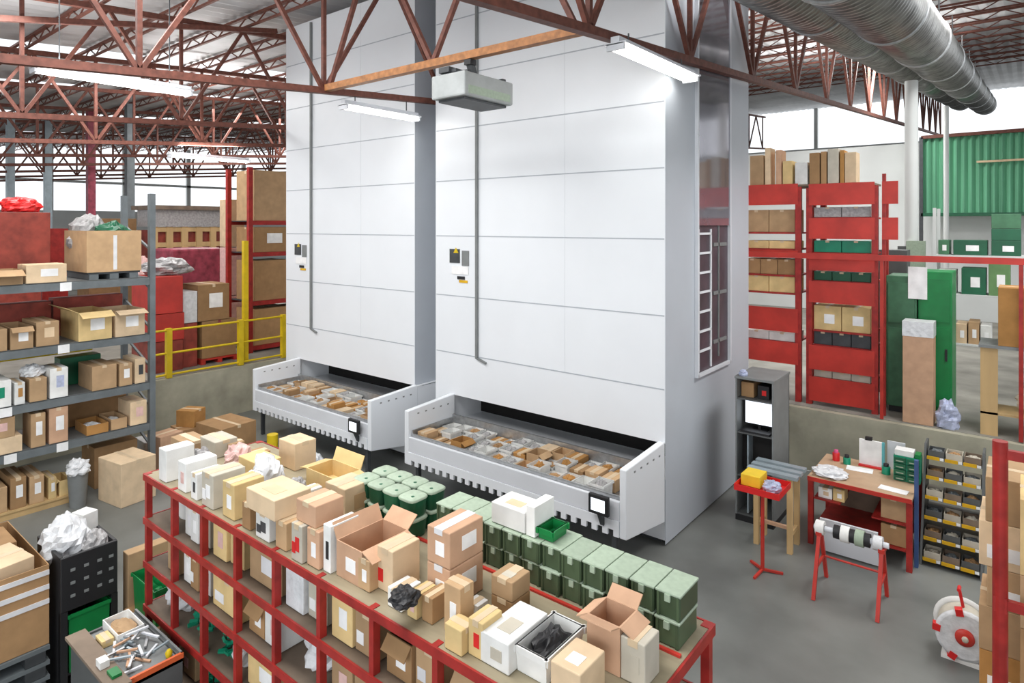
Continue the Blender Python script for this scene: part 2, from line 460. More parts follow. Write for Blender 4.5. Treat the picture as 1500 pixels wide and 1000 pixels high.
    cs = MB().box(sx-.13, sx+.13, yb-.12, yb-.07, .70, .92).build('control_screen', BLACK, t, bevel=.01)
    MB().box(sx-.09, sx+.09, yb-.124, yb-.12, .74, .88).build('display', SCREEN, cs)
    MB().bar((sx, yb-.08, .72), (sx, yb-.005, .56), .05).build('screen_arm', DSTEEL, t)
    MB().bar((a1-.2, yb+.1, 0), (a1-.2, yb+.1, .7), .06).build('bay_foot', DSTEEL, t)
    MB().bar((a0+.2, yb+.1, 0), (a0+.2, yb+.1, .7), .06).build('bay_foot', DSTEEL, t)
    if window:
        w0, w1 = 8.28-YF, 9.5-YF
        MB().box(W-.001, W+.004, w0, w1, 1.95, 8.1).build('shaft_shade_panel', INNER, t)  # flat panel on the flank, shaft shade painted in its colour
        fr = MB()
        for y in (w0-.02, w1-.02): fr.box(W-.001, W+.05, y, y+.04, 1.93, 8.12)
        fr.box(W-.001, W+.05, w0, w1, 1.93, 1.97)
        fr.build('window_frame', WHITE2, t)
        ld = MB(); 
        for y in (w0+.06, w0+.50): ld.box(W+.006, W+.025, y, y+.03, 2.0, 3.95)
        for k in range(7): ld.box(W+.006, W+.025, w0+.06, w0+.52, 2.25+.27*k, 2.28+.27*k)
        ld.build('ladder', WHITE, t)
        ld = MB()
        for z in (2.3, 3.0, 3.7, 4.4): ld.box(W+.006, W+.02, w0+.62, w1-.1, z, z+.05)
        ld.box(W+.006, W+.02, w0+.8, w0+.83, 2.1, 7.8)
        ld.build('shaft_rails', MGREY, t)
        MB().box(W+.03, W+.036, w0, w1, 4.0, 8.1).build('glass_pane', GLASS, t)
    return t
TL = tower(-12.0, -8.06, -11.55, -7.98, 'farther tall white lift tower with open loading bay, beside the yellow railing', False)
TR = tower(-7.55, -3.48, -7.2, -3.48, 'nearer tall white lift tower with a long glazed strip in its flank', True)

# bay goods: small white bins and brown cartons set out on both trays
def tray_goods(bx0, bx1, where, seed):
    rr = random.Random(seed); n = int((bx1-bx0-.3)/.23)
    for i in range(n):
        for j in range(3):
            x = bx0+.17+.23*i; y = YBAY+.11+.27*j; k = rr.random(); hh = .07+.1*rr.random()
            if k < .55:
                m = WHITEC if rr.random() < .8 else TEAL
                tote(x, x+.19, y, y+.235, .762, hh, 'small open parts bin on the tray of the ' + where, WHITEC, name='parts_bin', group='parts bins on the tray of the ' + where, fill=rr.choice([None, TAN3, BAGG, ORANGEC]))
            else:
                carton(x, x+.2, y, y+.24, .762, hh*1.2, 'small brown carton on the tray of the ' + where, rr.choice([TAN, TAN3, ORANGEC, TAN2]), name='small_carton', group='cartons on the tray of the ' + where, opened=rr.random() < .35, tape=TAPE, flapang=(None, .6, None, .4))
tray_goods(-11.55, -7.98, 'farther tower', 3)
tray_goods(-7.2, -3.48, 'nearer tower', 5)

# ------------------------------------------------------------------ long red shelving in the foreground
RX0, RS, RN, RY0, RY1 = -5.50, .4735, 9, 2.15, 3.08
RZ = [2.0, 1.65, 1.3, .95, .6, .25]
rk = thing('red_shelving', 'long red steel shelving with plywood top crowded with cartons', 'shelving')
for k in range(RN+1):
    x = RX0 + RS*k
    MB().box(x-.018, x+.018, RY0-.03, RY0+.015, 0, 2.0).build('front_post', RED, rk)
    MB().box(x-.022, x+.022, RY1-.015, RY1+.03, 0, 2.0).build('rear_post', RED, rk)
XE = RX0 + RS*RN
for i, z in enumerate(RZ):
    MB().box(RX0-.02, XE+.02, RY0-.042, RY0-.03, z-.05, z).build('front_lip', RED, rk)
    MB().box(RX0-.02, XE+.02, RY1+.03, RY1+.042, z-.062, z).build('rear_lip', RED, rk)
    for x in (RX0-.03, XE+.022): MB().box(x, x+.012, RY0-.04, RY1+.04, z-.055, z).build('end_lip', RED, rk)
    MB().box(RX0-.018, XE+.018, RY0-.028, RY1+.028, z-.025, z-.004).build('shelf_board', PLY if i == 0 else PLANK, rk)
MB().box(RX0+1.3, XE, 2.77, 2.79, 1.997, 2.008).build('dividing_lip', REDB, rk)

# goods in the bays
def bay(c, r):   # x0, x1, z of a bay
    return RX0+RS*c+.035, RX0+RS*(c+1)-.035, RZ[r+1]
SHELF = ['top shelf row', 'second shelf row', 'third shelf row', 'fourth shelf row']
kinds = {
 (0,0): ['pot'], (1,0): ['white', 'white', 'grey'], (2,0): ['tall', 'tall'], (3,0): ['tallbrown'], (4,0): ['panel', 'grey'], (5,0): ['tall', 'tan'], (6,0): ['opendark', 'tan'], (7,0): ['open'], (8,0): ['brown'],
 (0,1): ['tubew', 'tan'], (1,1): ['white', 'brown', 'white'], (2,1): ['tan2'], (3,1): ['opendark', 'white'], (4,1): ['bag'], (5,1): ['tan', 'tan'], (6,1): ['tan', 'tan'], (7,1): ['brown'],
 (0,2): ['bagred'], (1,2): ['green'], (2,2): ['green', 'bag'], (3,2): ['yellow'], (4,2): ['bag'], (5,2): ['tan', 'white'], (6,2): ['open'],
 (0,3): ['tan'], (1,3): ['tan', 'green'], (2,3): ['green'], (3,3): ['tan', 'tan'], (4,3): ['tan']}
for (c, r), ks in kinds.items():
    x0, x1, z = bay(c, r); w = (x1-x0)/len(ks)
    for i, k in enumerate(ks):
        a, e = x0+w*i+.006, x0+w*(i+1)-.006; y = RY0+.03+R.random()*.03
        side = '' if len(ks) == 1 else (', first item' if i == 0 else (', second item' if i == 1 else ', third item'))
        where = f'in {ORD[c]} bay from black crate end, {SHELF[r]}{side}'
        hh = .22+.05*R.random()
        if k == 'pot':
            t = MB().lathe([(.10, 0), (.15, .1), (.16, .2), (.165, .24)], 24).build('white_tub', WHITEC, loc=((a+e)/2, y+.18, z)); tag(t, 'round white tub ' + where, 'tub')
            MB().lathe([(.172, .24), (.172, .262), (.02, .265)], 24).build('lid', WHITEC, t)
        elif k == 'tubew':
            t = MB().tube((0, 0, 0), (0, 0, .25), .06, 16).build('white_tube', WHITEC, loc=((a+e)/2, y+.09, z)); tag(t, 'upright white tube ' + where, 'tube')
            MB().tube((0, 0, .25), (0, 0, .262), .062, 16).build('cap', MGREY, t)
        elif k in ('tan', 'tall', 'brown', 'white', 'grey', 'tan2', 'yellow', 'tallbrown'):
            m = {'tan': TAN, 'tall': YEL, 'brown': TAN3, 'white': WHITEC, 'grey': GREYC, 'tan2': YEL, 'yellow': YEL, 'tallbrown': TAN}[k]
            cn = {'tan': 'tan', 'tall': 'straw-coloured tall', 'brown': 'dark brown', 'white': 'white', 'grey': 'grey', 'tan2': 'straw-coloured wide', 'yellow': 'yellowish', 'tallbrown': 'tall tan'}[k]
            if k.startswith('tall'): hh = .285
            carton(a, e, y, y+.42, z, hh, f'{cn} carton ' + where, m, lab=['f'] if R.random() < .6 else ['l'], labm=R.choice([PAPER, PAPER, TAPEW, BAGP]))
        elif k == 'panel':
            carton(a+.0, e, y, y+.5, z, .29, 'pale grey panel pack ' + where, BAG, tape=None, name='panel_pack')
        elif k in ('open', 'opendark'):
            carton(a, e, y, y+.42, z, .2, f'open {"dark brown" if k == "opendark" else "tan"} carton ' + where, TAN3 if k == 'opendark' else TAN, opened=True, flapang=(.9, None, None, None), fill=DSTEEL if k == 'opendark' else TAN2, lab=['f'])
        elif k in ('bag', 'bagred'):
            bag((a+e)/2, y+.2, z, (e-a)*.9, .36, .27, ('white' if k == 'bag' else 'white and red') + ' crumpled plastic sack ' + where, BAG)
        elif k == 'green':
            b = MB(); rr = random.Random(c*7+r)
            for q in range(70):
                px, py, pz = a+.03+rr.random()*(e-a-.06), y+.02+rr.random()*.34, z+.012+rr.random()*.17
                T = Matrix.Translation((px, py, pz)) @ Matrix.Rotation(rr.random()*3, 4, 'Z') @ Matrix.Rotation(rr.random()*.8, 4, 'X')
                b.box(-.03, .03, -.012, .012, -.01, .01, T)
            o = b.build('green_fittings', TEAL); tag(o, 'heap of small green plastic fittings ' + where, 'fittings'); o['kind'] = 'stuff'

# goods standing on the plywood top, given by the near lower corner of each
ZT = 2.0
def top(px, py, w, d, h, label, m=TAN, z=ZT, **k):
    p = atz(px, py, z)
    return carton(p.x-w, p.x, p.y, p.y+d, z-.003 if z == ZT else z, h, label, m, **k)
top(243, 707, .13, .22, .25, 'white upright box at the corner of the plywood top by the black crate', WHITEC, tape=None)
top(272, 722, .13, .24, .22, 'second white upright box along the front edge of the plywood top', WHITEC, lab=['f'], labm=BAGP, tape=None)
top(288, 733, .09, .2, .19, 'narrow white carton with dark print, third along the front edge', WHITEC, lab=['f'], labm=DSTEEL)
top(312, 747, .17, .24, .24, 'pale carton printed grey and pink, fourth along the front edge', GREYC, lab=['f', 'l'], labm=PAPER)
top(343, 763, .16, .22, .24, 'pale straw carton with darker flank, fifth along the front edge', YEL, lab=['f'])
top(366, 777, .10, .2, .17, 'brown carton wedged beside a white labelled one at front edge', TAN3)
top(394, 795, .16, .22, .172, 'white carton with black and red print at the front edge', WHITEC, lab=['f', 'l'], labm=DSTEEL)
top(419, 808, .12, .2, .172, 'tan carton with white side tag under the big cream lidded carton', TAN, lab=['r'])
o = top(402, 765, .34, .26, .13, 'big flat cream lidded carton lying on smaller cartons', TAN2, z=2.171, tape=None, lab=['t'], labm=TAN2)
top(442, 826, .11, .2, .22, 'carton with red and white stickers, beside the printed white pack', GREYC, lab=['f', 'l'], labm=REDP)
top(467, 835, .12, .2, .22, 'tan carton with pink stamp behind the red shelf lip', PINKC, lab=['f'])
top(484, 840, .07, .2, .27, 'narrow white carton with black side beside the open flapped carton', WHITEC, lab=['f'], labm=BLACK, tape=None)
top(462, 775, .2, .2, .13, 'pinkish cream carton stacked above the stickered ones', PINKC, z=2.219, tape=TAPE)
p = atz(505, 772, 2.0); carton(p.x-.22, p.x, p.y, p.y+.22, ZT-.003, .25, 'cream topped tan carton next to the dark green tubs', TAN2, lab=['r'], labm=TAN)
p = atz(520, 856, 2.0); carton(p.x-.17, p.x+.06, p.y, p.y+.34, ZT-.003, .2, 'large open tan carton with raised flaps in the middle', PINKC, opened=True, flapang=(None, .4, -.7, -1.1), lab=['f'])
top(541, 868, .10, .14, .17, 'small tan carton with pink white label at the front lip', TAN, lab=['f'])
top(575, 872, .13, .2, .235, 'cream topped tan carton with red tags beside open flapped carton', TAN2, lab=['l'], labm=REDP)
top(588, 897, .11, .14, .10, 'white printed box under the black bag at the front lip', WHITEC, lab=['f'])
p = atz(575, 897, 2.1); bag(p.x-.02, p.y+.09, 2.1, .15, .15, .07, 'small black bag lying on a white printed box', BLACK)
top(610, 908, .07, .14, .12, 'small straw carton beside a brown one, front lip', YEL, lab=['f'], labm=BAGP)
top(633, 915, .075, .16, .13, 'small brown carton, front lip, left of framed label carton', TAN3)
p = atz(655, 893, 2.0); carton(p.x-.15, p.x+.02, p.y, p.y+.26, ZT-.003, .21, 'strapped tan carton, lower of the tall strapped pair', PINKC, tape=TAPEW, lab=['f', 'r'])
carton(p.x-.15, p.x+.02, p.y, p.y+.26, 2.21, .19, 'strapped tan carton, upper of the tall strapped pair', PINKC, tape=TAPEW, lab=['f', 'r'])
top(674, 935, .11, .1, .24, 'upright brown carton with a large framed white label', TAN, lab=['f'])
top(676, 962, .11, .1, .12, 'plain straw carton on the front lip below the framed label', YEL)
top(707, 968, .09, .14, .17, 'straw topped carton with red mark, between plain and long grey cartons', YEL, lab=['f'], labm=REDP)
p = atz(748, 910, 2.0); carton(p.x-.13, p.x+.01, p.y, p.y+.15, ZT-.003, .095, 'small brown carton, lower of a pair on bare plywood', TAN3)
carton(p.x-.13, p.x+.01, p.y, p.y+.15, 2.095, .10, 'small brown carton with grey lid, upper of a pair', TAN, lab=['t'], labm=GREYC)
top(745, 990, .17, .30, .14, 'long grey topped white carton lying across the front edge', WHITEC, tape=None, lab=['f', 't'], labm=GREYC)
p = atz(800, 1006, 2.0); tote(p.x-.17, p.x+.0, p.y, p.y+.30, ZT-.003, .12, 'open white bin holding dark parts beside the long grey carton', WHITEC, fill=BLACK)
top(850, 1042, .15, .2, .15, 'pale carton with big white top sheet nearest the frame bottom', TAN2, lab=['t'], tape=None)
p = atz(905, 990, 2.0); carton(p.x-.16, p.x+.01, p.y, p.y+.17, ZT-.003, .22, 'tall open grey brown carton near the free end of the shelving', PINKC, opened=True, flapang=(-.3, .4, -.7, .5), fill=None)
top(945, 1010, .12, .14, .19, 'grey tan carton with green specks at the free end', GREYC, lab=['f'], labm=GREYC)
# back edge clutter by the far end of the shelving
p = atz(228, 675, 2.0)
def back(px, py, w, d, h, label, m, **k): return top(px, py, w, d, h, label, m, **k)
back(272, 668, .3, .2, .11, 'long orange tan carton along the rear edge by the crate end', TAN)
bag(*(atz(294, 688, 2.0)), .18, .2, .18, 'grey crumpled plastic wrap heap on the plywood top', BAGG)
back(315, 672, .28, .2, .14, 'grey tan carton on the rear edge next to the plastic wrap', GREYC)
bag(*(atz(350, 685, 2.0)), .22, .22, .2, 'pinkish soft bag slumped between cartons', BAGP)
back(378, 710, .3, .2, .16, 'flat straw carton lying below the pink bag', YEL, tape=None)
back(432, 690, .24, .2, .22, 'tan carton at the rear edge nearest the farther tower bay', TAN2)
bag(*(atz(392, 720, 2.0)), .26, .22, .28, 'white bulging sack standing among the cartons', BAG)
bag(*(atz(372, 732, 2.0)), .16, .15, .22, 'white flattened sack in front of the bulging sack', BAG)
back(370, 688, .14, .16, .12, 'small tan carton right behind the pink bag', TAN3)
p = atz(478, 722, 2.0)
carton(p.x-.26, p.x+.1, p.y, p.y+.24, ZT-.003, .13, 'shallow open straw carton with tall raised back flap', YEL, opened=True, flapang=(None, .2, -1.2, .2))
bag(*(atz(436, 722, 2.0)), .14, .12, .12, 'small crumpled white and black film scrap', BAGG)

# small fillers among the goods on the plywood top
for px, py, w, d, h, m, lb, lab in (
    (262, 690, .08, .12, .2, WHITEC, 'slim white carton behind the two upright white boxes', ['f']),
    (300, 712, .12, .12, .12, BAG, 'small white carton beside the grey plastic wrap heap', None),
    (330, 730, .10, .12, .15, WHITEC, 'small white carton behind the pale straw front carton', ['t']),
    (352, 722, .12, .12, .10, TAN3, 'small brown carton behind the fifth front carton', None),
    (408, 752, .14, .12, .14, WHITEC, 'white carton behind the big cream lidded carton', ['t']),
    (336, 668, .12, .14, .1, TAN, 'low tan carton behind the grey tan one on the rear edge', None),
    (455, 738, .10, .10, .1, WHITEC, 'tiny white carton in front of the shallow straw carton', None),
    (540, 795, .09, .09, .12, GREYC, 'small grey carton in front of the green tubs', ['f']),
    (700, 905, .08, .08, .06, WHITEC, 'tiny white carton between the tall strapped pair and brown pair', None),
    (830, 985, .08, .09, .06, GREYC, 'tiny grey carton beside the open white bin', None)):
    top(px, py, w, d, h, lb, m, lab=lab)
# green tubs
tubs = [(560, 752), (590, 745), (622, 752), (545, 738), (575, 732), (605, 735), (640, 745), (668, 752), (650, 765), (618, 778), (590, 768)]
for i, (px, py) in enumerate(tubs):
    pass
def tub(x, y, z, label):
    t = MB().lathe([(.060, 0), (.066, .02), (.071, .105), (.071, .11)], 24, sq=5).build('plastic_tub', GREEN, loc=(x, y, z)); tag(t, label, 'tub', 'dark green lidded tubs')
    MB().lathe([(.076, .108), (.076, .12), (.07, .126), (.005, .126)], 24, sq=5).build('lid', LIDG, t)
    MB().tube((.02, -.02, .126), (.02, -.02, .1275), .012, 8).build('cap', GREEN, t)
    return t
base = atz(510, 775, 2.0)
i = 0
for col_ in range(4):
    for row in range(2):
        for lev in range(2):
            x = -3.56 + .158*col_; y = 2.80+.165*row
            tub(x, y, 1.998+.128*lev, f'dark green lidded tub, {"front" if row == 0 else "rear"} line, {ORD[col_]} from the straw carton, {"upper" if lev else "lower"} layer')
# olive boxes, two high, along the rear edge
def olive(x, y, z, w, d, hh, label):
    t = MB().box(-w/2, w/2, -d/2, d/2, 0, hh).build('storage_box', OLIVE, loc=(x, y, z), bevel=.006); tag(t, label, 'storage box', 'olive storage boxes in a double row')
    l = MB().box(-w/2-.004, w/2+.004, -d/2-.004, d/2+.004, hh, hh+.012).build('lid', LIDG, t, bevel=.004)
    MB().box(-.014, .014, -d/2-.012, -d/2, hh-.03, hh+.004).build('latch', LIDG, t)
    for q in (-w/2+.005, w/2-.018): MB().box(q, q+.013, -d/2-.005, -d/2+.002, 0, hh).build('corner_rib', OLIVE, t)
    return t
NO = 12
for k in range(NO):
    x = -1.325 - .137*k
    for lev in range(2):
        jit = R.uniform(-.012, .012)
        olive(x, 2.93+jit, 1.998+.125*lev, .124, .21, .112, f'olive box with pale lid, {ORD[k]} from the free end, {"upper" if lev else "lower"} layer')
p = atz(775, 770, 2.25)
carton(-2.45, -2.2, 2.84, 3.03, 2.25, .12, 'cream topped white carton lying on the olive box row', WHITEC, tape=None, lab=['t'], labm=TAN2)
carton(-2.19, -2.13, 2.84, 3.03, 2.25, .17, 'upright thin white pack beside the cream topped carton', WHITEC, tape=None, name='flat_pack')
tote(-2.12, -2.02, 2.86, 3.0, 2.25, .06, 'small bright green tray on the olive box row', GREENB)

# ------------------------------------------------------------------ grey pallet rack at the left
GX, GXB, GY0, GY1 = -10.75, -11.85, 1.2, 4.23
gr = thing('pallet_rack', 'grey steel pallet rack loaded with cartons on four levels', 'rack')
GZ = [3.19, 2.3, 1.54, .9]
for x in (GX, GXB):
    for y in (GY0-1.6, GY1):
        MB().box(x-.05, x+.05, y-.04, y+.04, 0, 4.5 if y > 3 else 4.2).build('upright', MATS['steel_grey'], gr)
for k in range(6):
    z = .5+.62*k
    MB().bar((GX, GY1, z), (GXB, GY1, z+.4), .03).build('brace', STEEL, gr)
for z in GZ:
    for x in (GX+.01, GXB-.01): MB().box(x-.03, x+.03, GY0-1.6, GY1, z-.12, z-.015).build('beam', STEEL, gr)
    MB().box(GXB, GX, GY0-1.6, GY1-.04, z-.02, z).build('shelf_deck', DGREY, gr)
MB().box(GXB+.05, GXB+.09, GY0-1.6, GY1-.5, 1.98, 2.09).build('rear_beam', YELLOW, gr)
FRONT = GX+.02
def shelf(pl, pr, z, h, depth, label, m=TAN, off=0.0, **k):
    y0 = atx(pl, 330, FRONT).y; y1 = atx(pr, 330, FRONT).y
    return carton(FRONT-off-depth, FRONT-off, y0+.01, y1-.01, z, h, label, m, **k)
# level 1 (top)
y0 = atx(127, 330, FRONT).y; y1 = atx(207, 330, FRONT).y
pl = thing('plastic_pallet', 'dark pallet under the big open carton on the rack top level', 'pallet', (0, 0, 3.19))
MB().box(FRONT-1.0, FRONT-.02, y0+.02, y1-.01, .08, .11).build('deck', DSTEEL, pl)
for fy in (y0+.1, (y0+y1)/2, y1-.1):
    MB().box(FRONT-1.0, FRONT-.02, fy-.06, fy+.06, .001, .08).build('runner', STEEL, pl)
o = carton(FRONT-.98, FRONT, y0, y1, 3.3, .62, 'big open tan carton with white tape, on the rack top level', TAN, opened=True, flapang=(None,)*4)
MB().box(.489, .493, -.02, .03, .03, .55).build('tape', TAPEW, o)
bag(FRONT-.72, y0+.25, 3.6, .5, .55, .55, 'grey plastic film bulging out of the big open carton', BAGG)
bag(FRONT-.35, y1-.3, 3.68, .6, .55, .36, 'black and green scrap showing in the big open carton', GREEN)
carton(-11.86, -11.35, 1.9, 3.05, 3.19, 1.0, 'large dark red crate at the back of the rack top level', MAROON, tape=None, name='red_crate')
bag(-11.6, 2.75, 4.2, .4, .5, .22, 'bright red cloth bundle on the dark red crate', REDP, name='cloth_bundle')
shelf(-30, 35, 3.19, .2, .45, 'low open tan carton at the outer end of the rack top level', TAN, opened=True, flapang=(None, .4, None, .2), fill=TAN2)
shelf(37, 99, 3.19, .26, .42, 'low tan carton with white label in front of the red crate', TAN2, lab=['r'])
# level 2
shelf(-40, 12, 2.3, .3, .6, 'tan carton cut off by the frame on the second level', TAN)
shelf(14, 50, 2.3, .3, .7, 'open tan carton with pink white tag on the second level', TAN, opened=True, flapang=(None, .6, None, None), lab=['r'])
shelf(52, 88, 2.3, .34, .7, 'tan carton with green edge, second level beside the tagged one', TAN, lab=['r'], labm=TAN2)
shelf(114, 165, 2.3, .42, .8, 'straw carton with white labels, middle of the second level', YEL, opened=True, flapang=(-.5, .4, None, None), lab=['r'])
shelf(168, 213, 2.3, .40, .7, 'cream open carton next to the grey upright, second level', TAN2, lab=['r'], opened=True, flapang=(None, .3, None, None))
carton(-11.78, -11.5, 2.0, 3.1, 2.3, .55, 'dark red crate at the back of the second level, outer one', MAROON, tape=None, name='red_crate')
carton(-11.78, -11.55, 3.14, 4.1, 2.3, .58, 'dark red crate at the back of the second level by upright', MAROON, tape=None, name='red_crate')
# level 3
shelf(-30, 18, 1.54, .36, .5, 'white and green printed carton on the third level', WHITEC, lab=['r'], labm=TEAL)
shelf(20, 38, 1.54, .3, .4, 'white small carton with orange print on the third level', WHITEC, lab=['r'], labm=ORANGEC)
shelf(42, 70, 1.54, .32, .5, 'tan carton topped by white papers on the third level', TAN)
y = atx(56, 330, FRONT).y; bag(FRONT-.28, y, 1.865, .36, .28, .16, 'white crumpled paper on a tan third level carton', BAG)
shelf(72, 101, 1.54, .42, .45, 'white carton with blue edge on the third level', WHITEC, lab=['r'], labm=BAGB)
shelf(134, 172, 1.54, .36, .6, 'long tan carton on the third level past the white ones', TAN)
shelf(174, 195, 1.54, .34, .5, 'tan carton with white sticker on the third level', TAN, lab=['r'])
shelf(197, 214, 1.54, .38, .5, 'small carton with black and white label by the upright', TAN2, lab=['r'], labm=DSTEEL)
carton(-11.72, -11.45, 3.2, 3.75, 1.54, .42, 'green crate at the back of the third level', GREEN, tape=None, name='green_crate')
# level 4
shelf(-40, 34, .9, .22, .5, 'wide tan carton, lower of two at the outer end, fourth level', TAN2)
shelf(-40, 23, 1.122, .3, .5, 'tan carton, upper of two at the outer end, fourth level', TAN, z=None) if False else None
y0 = atx(-30, 330, FRONT).y; y1 = atx(22, 330, FRONT).y
carton(FRONT-.5, FRONT, y0, y1, 1.122, .27, 'tan carton stacked on the wide one, fourth level', TAN, lab=['r'], labm=BAGP)
shelf(44, 68, .9, .47, .4, 'tall tan carton with white strip, fourth level', TAN, lab=['r'])
shelf(71, 101, .9, .50, .45, 'tall tan carton with three white labels, fourth level', PINKC, lab=['r'])
shelf(126, 160, .9, .14, .5, 'shallow orange tan carton full of white parts, fourth level', ORANGEC, opened=True, flapang=(None,)*4, fill=BAG)
shelf(162, 187, .9, .16, .5, 'second shallow tan carton of white parts, fourth level', TAN, opened=True, flapang=(None,)*4, fill=BAG)
shelf(190, 216, .9, .36, .5, 'tan carton with pink label by the grey upright, fourth level', TAN2, lab=['r'], labm=BAGP)
carton(-11.7, -11.4, 3.3, 4.1, .9, .48, 'dark brown crate at the back of the fourth level', TAN3, tape=None)
# labels on beams are parts of the rack
for pxl, z in ((90, .9), (14, .9), (92, 2.3), (95, 3.19), (7, 1.54)):
    y = atx(pxl, 330, GX).y
    MB().box(GX+.041, GX+.046, y-.07, y+.07, z-.13, z-.01).build('beam_label', PAPER, gr)
# floor level under the rack
fl = [(-20, 12, .34), (14, 40, .42), (42, 66, .38)]
for i, (a, c, hh) in enumerate(fl):
    shelf(a, c, .12, hh, .6, f'tan carton on a floor pallet under the rack, {ORD[i]} from the outer end', [TAN, TAN3, TAN][i], lab=['r'] if i else None)
shelf(70, 84, .12, .3, .4, 'small straw carton with white label on the floor pallet', YEL, lab=['r'])
shelf(86, 104, .12, .22, .4, 'open straw carton at the end of the floor pallet', YEL, opened=True, flapang=(.4, None, .3, None))
shelf(16, 50, .54, .2, .45, 'tan carton on top of the floor pallet cartons', TAN) if False else None
pl = thing('wooden_pallet', 'wooden pallet under the floor level cartons', 'pallet', (0, 0, 0))
yA, yB = atx(-20, 330, FRONT).y, atx(106, 330, FRONT).y
MB().box(FRONT-.8, FRONT+.02, yA, yB, .09, .12).build('deck', WOOD, pl)
for fx in (.02, .4, .75): MB().box(FRONT-fx-.05, FRONT-fx+.02, yA, yB, 0, .09).build('runner', WOOD, pl)
carton(-10.55, -9.95, 3.45, 3.95, 0, .62, 'large pale tan carton on the floor before the rack upright', TAN2, rz=.15, lab=None)
carton(-11.5, -10.95, 3.5, 4.1, .0, .62, 'brown carton under the lowest rack level', TAN3)
p = atz(142, 745, 0.0)
b = thing('waste_bin', 'grey bin with white liner on the floor beside the pale carton', 'bin', (-10.5, 3.15, 0))
MB().lathe([(.1, 0), (.13, .5), (.13, .52)], 20).build('body', MGREY, b)
MB().blob(.3, .3, .2, seed=4, amp=.3).build('liner', BAG, b, loc=(0, 0, .47))

# ------------------------------------------------------------------ left dock: yellow railing and goods behind
ry0, ry1 = atx(222, 330, DX+.06).y, 10.9
rl = thing('safety_railing', 'yellow tubular safety railing along the raised dock edge', 'railing', (DX-.06, 0, DZ+.012))
for z in (.06, .48, .93): MB().tube((0, ry0, z), (0, ry1, z), .022, 8).build('rail', YELLOW, rl)
for px in (247, 352, 415):
    y = atx(px, 330, DX-.06).y
    MB().box(-.05, .05, y-.05, y+.05, 0, .97).build('post', YELLOW, rl)
y = atx(358, 330, DX-.06).y
t = MB().box(-.05, .05, -.05, .05, 0, 2.65).build('yellow_column', YELLOW, loc=(DX-.25, y+.12, DZ+.012)); tag(t, 'tall square yellow column rising behind the yellow railing', 'column')
D1 = DZ+.012
def dock(pl, pr, X, depth, z, h, label, m, **k):
    y0 = atx(pl, 330, X).y; y1 = atx(pr, 330, X).y
    return carton(X-depth, X, y0, y1, z, h, label, m, **k)
dock(222, 268, -13.6, 1.0, D1, .62, 'red crate behind the railing, lowest of three by the grey upright', MAROON, tape=None, name='red_crate')
dock(220, 270, -13.6, 1.0, D1+.63, .55, 'red crate behind the railing, middle of three', REDB, tape=None, name='red_crate')
dock(222, 268, -13.6, 1.0, D1+1.19, .75, 'red crate behind the railing, topmost of three', REDB, tape=None, name='red_crate')
bag(-14.3, atx(245, 330, -14.3).y, D1+1.95, 1.0, .9, .35, 'grey film lying on the top red crate', BAGG)
dock(296, 346, -13.7, .8, D1+.12, .8, 'brown carton with pink tape behind the railing, lower one', TAN3, tape=MAGENTA, lab=None)
dock(290, 336, -13.7, .8, D1+.93, .78, 'brown carton with white label, stacked on the pink taped one', TAN3, lab=['r'])
dock(268, 289, -13.7, .7, D1+.93, .66, 'white wrapped carton beside the stacked brown cartons', BAG, tape=None)
dock(268, 289, -13.7, .7, D1, .92, 'dark stack of crates under the white wrapped carton', MAROON, tape=None, name='red_crate')
pl = thing('red_pallet', 'red pallet under the brown cartons behind the railing', 'pallet', (0, 0, D1))
ya, yb_ = atx(294, 330, -13.7).y, atx(348, 330, -13.7).y
MB().box(-14.5, -13.68, ya, yb_, .08, .118).build('deck', REDB, pl)
for s in (ya+.05, (ya+yb_)/2, yb_-.05): MB().box(-14.5, -13.68, s-.05, s+.05, 0, .08).build('runner', REDB, pl)
# red rack of cartons next to the far tower
rr_ = thing('red_pallet_rack', 'red pallet rack of brown cartons on the dock beside far tower', 'rack', (0, 0, D1))
RXF = -14.1
yA = atx(366, 330, RXF).y; yB = yA+2.9
for x in (RXF, RXF-1.0):
    for y in (yA, yB): MB().box(x-.05, x+.05, y-.05, y+.05, 0, 4.35).build('upright', RED, rr_)
for z in (.15, 1.2, 2.35, 3.1):
    MB().box(RXF-.03, RXF+.03, yA+.05, yB-.05, z-.1, z).build('beam', RED, rr_)
    MB().box(RXF-1.0, RXF-1.06, yA+.05, yB-.05, z-.1, z).build('beam', RED, rr_)
    MB().box(RXF-1.0, RXF-.02, yA+.05, yB-.05, z-.02, z-.001).build('shelf_deck', DSTEEL, rr_)
for i, (z, hh, m) in enumerate(((.15, .85, TAN3), (1.2, .95, TAN3), (2.35, .6, TAN3), (3.1, 1.2, TAN))):
    lv = ['lowest level', 'second level', 'third level', 'top level'][i]
    carton(RXF-.85, RXF-.02, yA+.12, yA+1.05, D1+z, hh, f'brown carton on the {lv} of the red dock rack, railing end', m, lab=['r'] if i == 2 else None)
    carton(RXF-.85, RXF-.02, yA+1.1, yA+2.0, D1+z, hh*.95, f'brown carton on the {lv} of the red dock rack, tower end', m)
